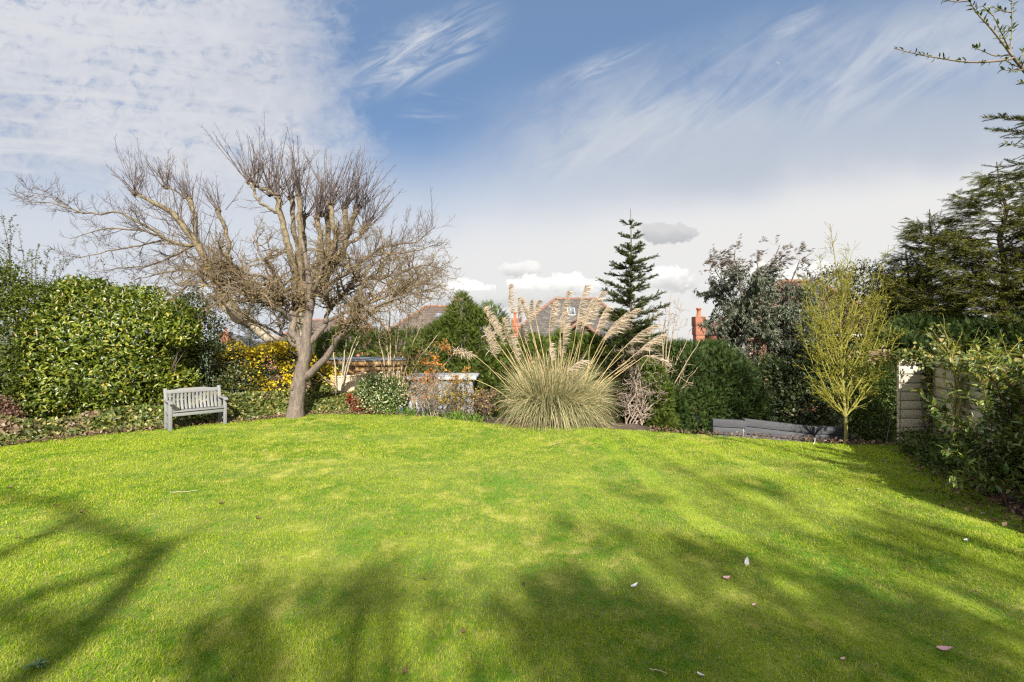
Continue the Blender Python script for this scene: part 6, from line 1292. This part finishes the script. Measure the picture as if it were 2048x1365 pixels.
# the day moon
def moon():
    m, t, b, out = new_mat('moon_rock'); t.n.remove(b); e = t.new('ShaderNodeEmission'); n = t.noise(t.new('ShaderNodeTexCoord').outputs['Object'], .35, 3); t.l.new(t.ramp(n, [(.35, (.30, .34, .42)), (.6, (.62, .64, .68))]), e.inputs[0]); e.inputs[1].default_value = .42; t.l.new(e.outputs[0], out.inputs[0])
    D = 1600; c = W(1553, 131, D); R_ = 6/FPX*D; g = Geo(); V = []; n, k = 20, 10                   # the lit half of a ball, lit from the upper right
    for i in range(n+1):
        la = -math.pi/2+math.pi*i/n
        for j in range(k+1):
            lo = -.25+(math.pi/2+.25)*j/k*1.0; x = math.cos(la)*math.sin(lo); z = math.sin(la); y = -math.cos(la)*math.cos(lo); q = .75; V.append(c+R_*np.array([x*math.cos(q)-z*math.sin(q), y, x*math.sin(q)+z*math.cos(q)]))
    g.add(np.array(V), [(i*(k+1)+j, i*(k+1)+j+1, (i+1)*(k+1)+j+1, (i+1)*(k+1)+j) for i in range(n) for j in range(k)]); tag(g.build('moon', MAT['moon_rock'], None, smooth=True), 'pale half moon in the blue part of the sky', 'moon')
moon()
# ------------------------------------------------------------------ trees behind the viewer whose shade falls on the lawn
def up_sun(p, y):
    """the point above ground point p, on its sun ray, at depth y"""
    t_ = (p[1]-y)/-SY; return np.array([p[0]+SX*t_, y, p[2]+SZ*t_])
def shade_tree():
    r = RNG(811); Yb = -7.0
    def ray(*q): return [up_sun(Gd(x, y), Yb+dz) for x, y, dz in q]
    b = np.array([up_sun(Gd(-60, 1330), Yb)[0]-.3, Yb, 0]); th = thing('bare_garden_tree', 'bare tree behind the viewer casting branching shadows on the left of the lawn', 'tree', b)
    L = [([b, b+[.1, 0, 2.4]]+ray((-60, 1420, 0), (60, 1345, 0), (130, 1290, 0), (200, 1225, 0), (262, 1160, 0), (325, 1100, 0)), .16, .12), (ray((325, 1100, 0), (240, 1065, 0), (160, 1040, 0), (95, 1005, 0), (0, 990, 0), (-120, 985, 0)), .09, .04),
         (ray((130, 1290, 0), (40, 1240, 0), (-60, 1200, 0)), .09, .05), (ray((-20, 1245, .3), (60, 1200, .3), (170, 1160, .3), (250, 1130, .3), (310, 1112, .3)), .07, .045), (ray((-40, 1130, .5), (30, 1100, .5), (90, 1065, .5), (150, 1042, .5)), .07, .05), (ray((325, 1100, 0), (345, 1085, 0), (400, 1060, 0)), .05, .01)]
    P = np.array([resample(np.array(q), 14) for q, _, _ in L]); R = np.array([np.linspace(a, c, 14) for _, a, c in L]); P[:, 1:-1] += r.normal(size=(len(L), 12, 3))*.03
    Geo().add(*tubes(P, R, 7)).build('trunk', MAT['grey_bark'], th, smooth=True); A, RA = spawn(P[1:], R[1:], 26, r, .2, 1, (30, 70), (.4, 1.0), K=6, up=.05, wander=.15, rr=.3, rmin=.008); Geo().add(*tubes(A, RA, 4)).build('crown', MAT['red_twig'], th, smooth=True)
shade_tree()
def leafy_tree(label, x, areas, n, seed, y0=-6.5):
    """a loose crown whose leaf clusters stand on the sun rays of the lawn patches it shades: areas are (px, py, rx, rz, weight) on the lawn"""
    r = RNG(seed); th = thing('garden_tree', label, 'tree', (x, y0, 0), 0, 'leafy trees behind the viewer'); A = np.array(areas, float); C = np.array([Gd(a, b_) for a, b_ in A[:, :2]])
    i = r.choice(len(A), n*4, p=A[:, 2]*A[:, 3]*A[:, 4]/np.sum(A[:, 2]*A[:, 3]*A[:, 4])); q = r.normal(size=(n*4, 2))*.55; G_ = C[i].copy(); v = np.array([-SX, -SY]); u = np.array([-SY, SX])
    G_[:, :2] += q[:, :1]*A[i, 2:3]*u+q[:, 1:]*A[i, 3:4]*v
    k = bump(np.c_[G_[:, :2]*1.9, np.zeros(len(G_))], seed, 1.4)+.6*bump(np.c_[G_[:, :2]*4.5, np.zeros(len(G_))], seed+1, 1.2) > r.normal(size=len(G_))*.25+.02; G_ = G_[k][:n]
    yy = y0+r.uniform(-1.1, 1.1, len(G_)); tt = (G_[:, 1]-yy)/-SY; p = np.c_[G_[:, 0]+SX*tt, yy, SZ*tt]
    k = p[:, 2] > 2.2; p = p[k]; g = Geo(); foliage(g, p, nrm(r.normal(size=p.shape)), r, (.10, .19), (.06, .11), LEAF2, out=.4, up=.2, rnd=.7); g.build('crown', MAT['holly_leaf'], th, smooth=True)
    b = np.array([x, y0, 0.]); e = p[r.integers(0, len(p), 26)]; L = np.array([resample(np.array([b, b+[0, 0, .3*q_[2]], b*.4+q_*.6+[0, 0, .1], q_]), 10) for q_ in e]); A, RA = spawn(L, np.linspace(.09, .012, 10)[None].repeat(26, 0), 150, r, .5, 1, (25, 65), (.5, 1.4), K=6, up=.05, wander=.12, rr=.5, rmin=.012); B_, RB = spawn(A, RA, 500, r, .2, 1, (25, 65), (.3, .7), K=4, up=.05, wander=.12, rr=.6, rmin=.010); Geo().add(*tubes(L, np.linspace(.09, .02, 10)[None].repeat(26, 0), 6)).add(*tubes(A, RA, 4)).add(*tubes(B_, RB, 3)).build('trunk', MAT['grey_bark'], th, smooth=True)
leafy_tree('leafy tree behind the viewer shading the left foreground', 1.6, [(560, 1230, .6, .7, .8), (760, 1250, .6, .8, 1), (420, 1330, .8, .6, 1), (680, 1185, .4, .5, .6), (640, 1340, 1.0, .6, 1.2), (200, 1345, .8, .5, .7), (60, 1340, .6, .6, .8), (900, 1350, .9, .6, 1.2), (860, 1210, .4, .5, .4)], 430, 821)
leafy_tree('taller leafy tree behind the viewer shading the middle and right of the lawn', 5.2, [(1120, 1200, .5, 1.0, 1), (1000, 1290, .7, .9, 1), (1180, 1090, .4, 1.1, 1), (1290, 1010, .45, 1.3, 1), (1400, 1090, .6, 1.2, 1), (1300, 1230, .8, 1.0, 1.2), (1520, 1160, .5, .8, 1.1), (1450, 1310, 1.0, .8, 1.3), (1200, 1330, 1.0, .8, 1.3), (1430, 960, .4, .9, .7), (1560, 1060, .35, .7, .5)], 2000, 822, y0=-7.0)
leafy_tree('leafy tree at the right behind the viewer shading the corner by the glossy shrub', 7.4, [(1800, 1290, .7, .8, 1.2), (1980, 1330, .8, .7, 1.2), (1680, 1330, .8, .7, 1.2), (1720, 1210, .4, .6, .9), (1860, 1080, .5, 1.1, 1), (1970, 1130, .4, .8, 1), (1700, 1070, .35, .7, .8), (1640, 940, .7, .5, .5), (1560, 990, .4, .6, .6), (1760, 960, .6, .6, .6)], 1350, 823, y0=-4.5)
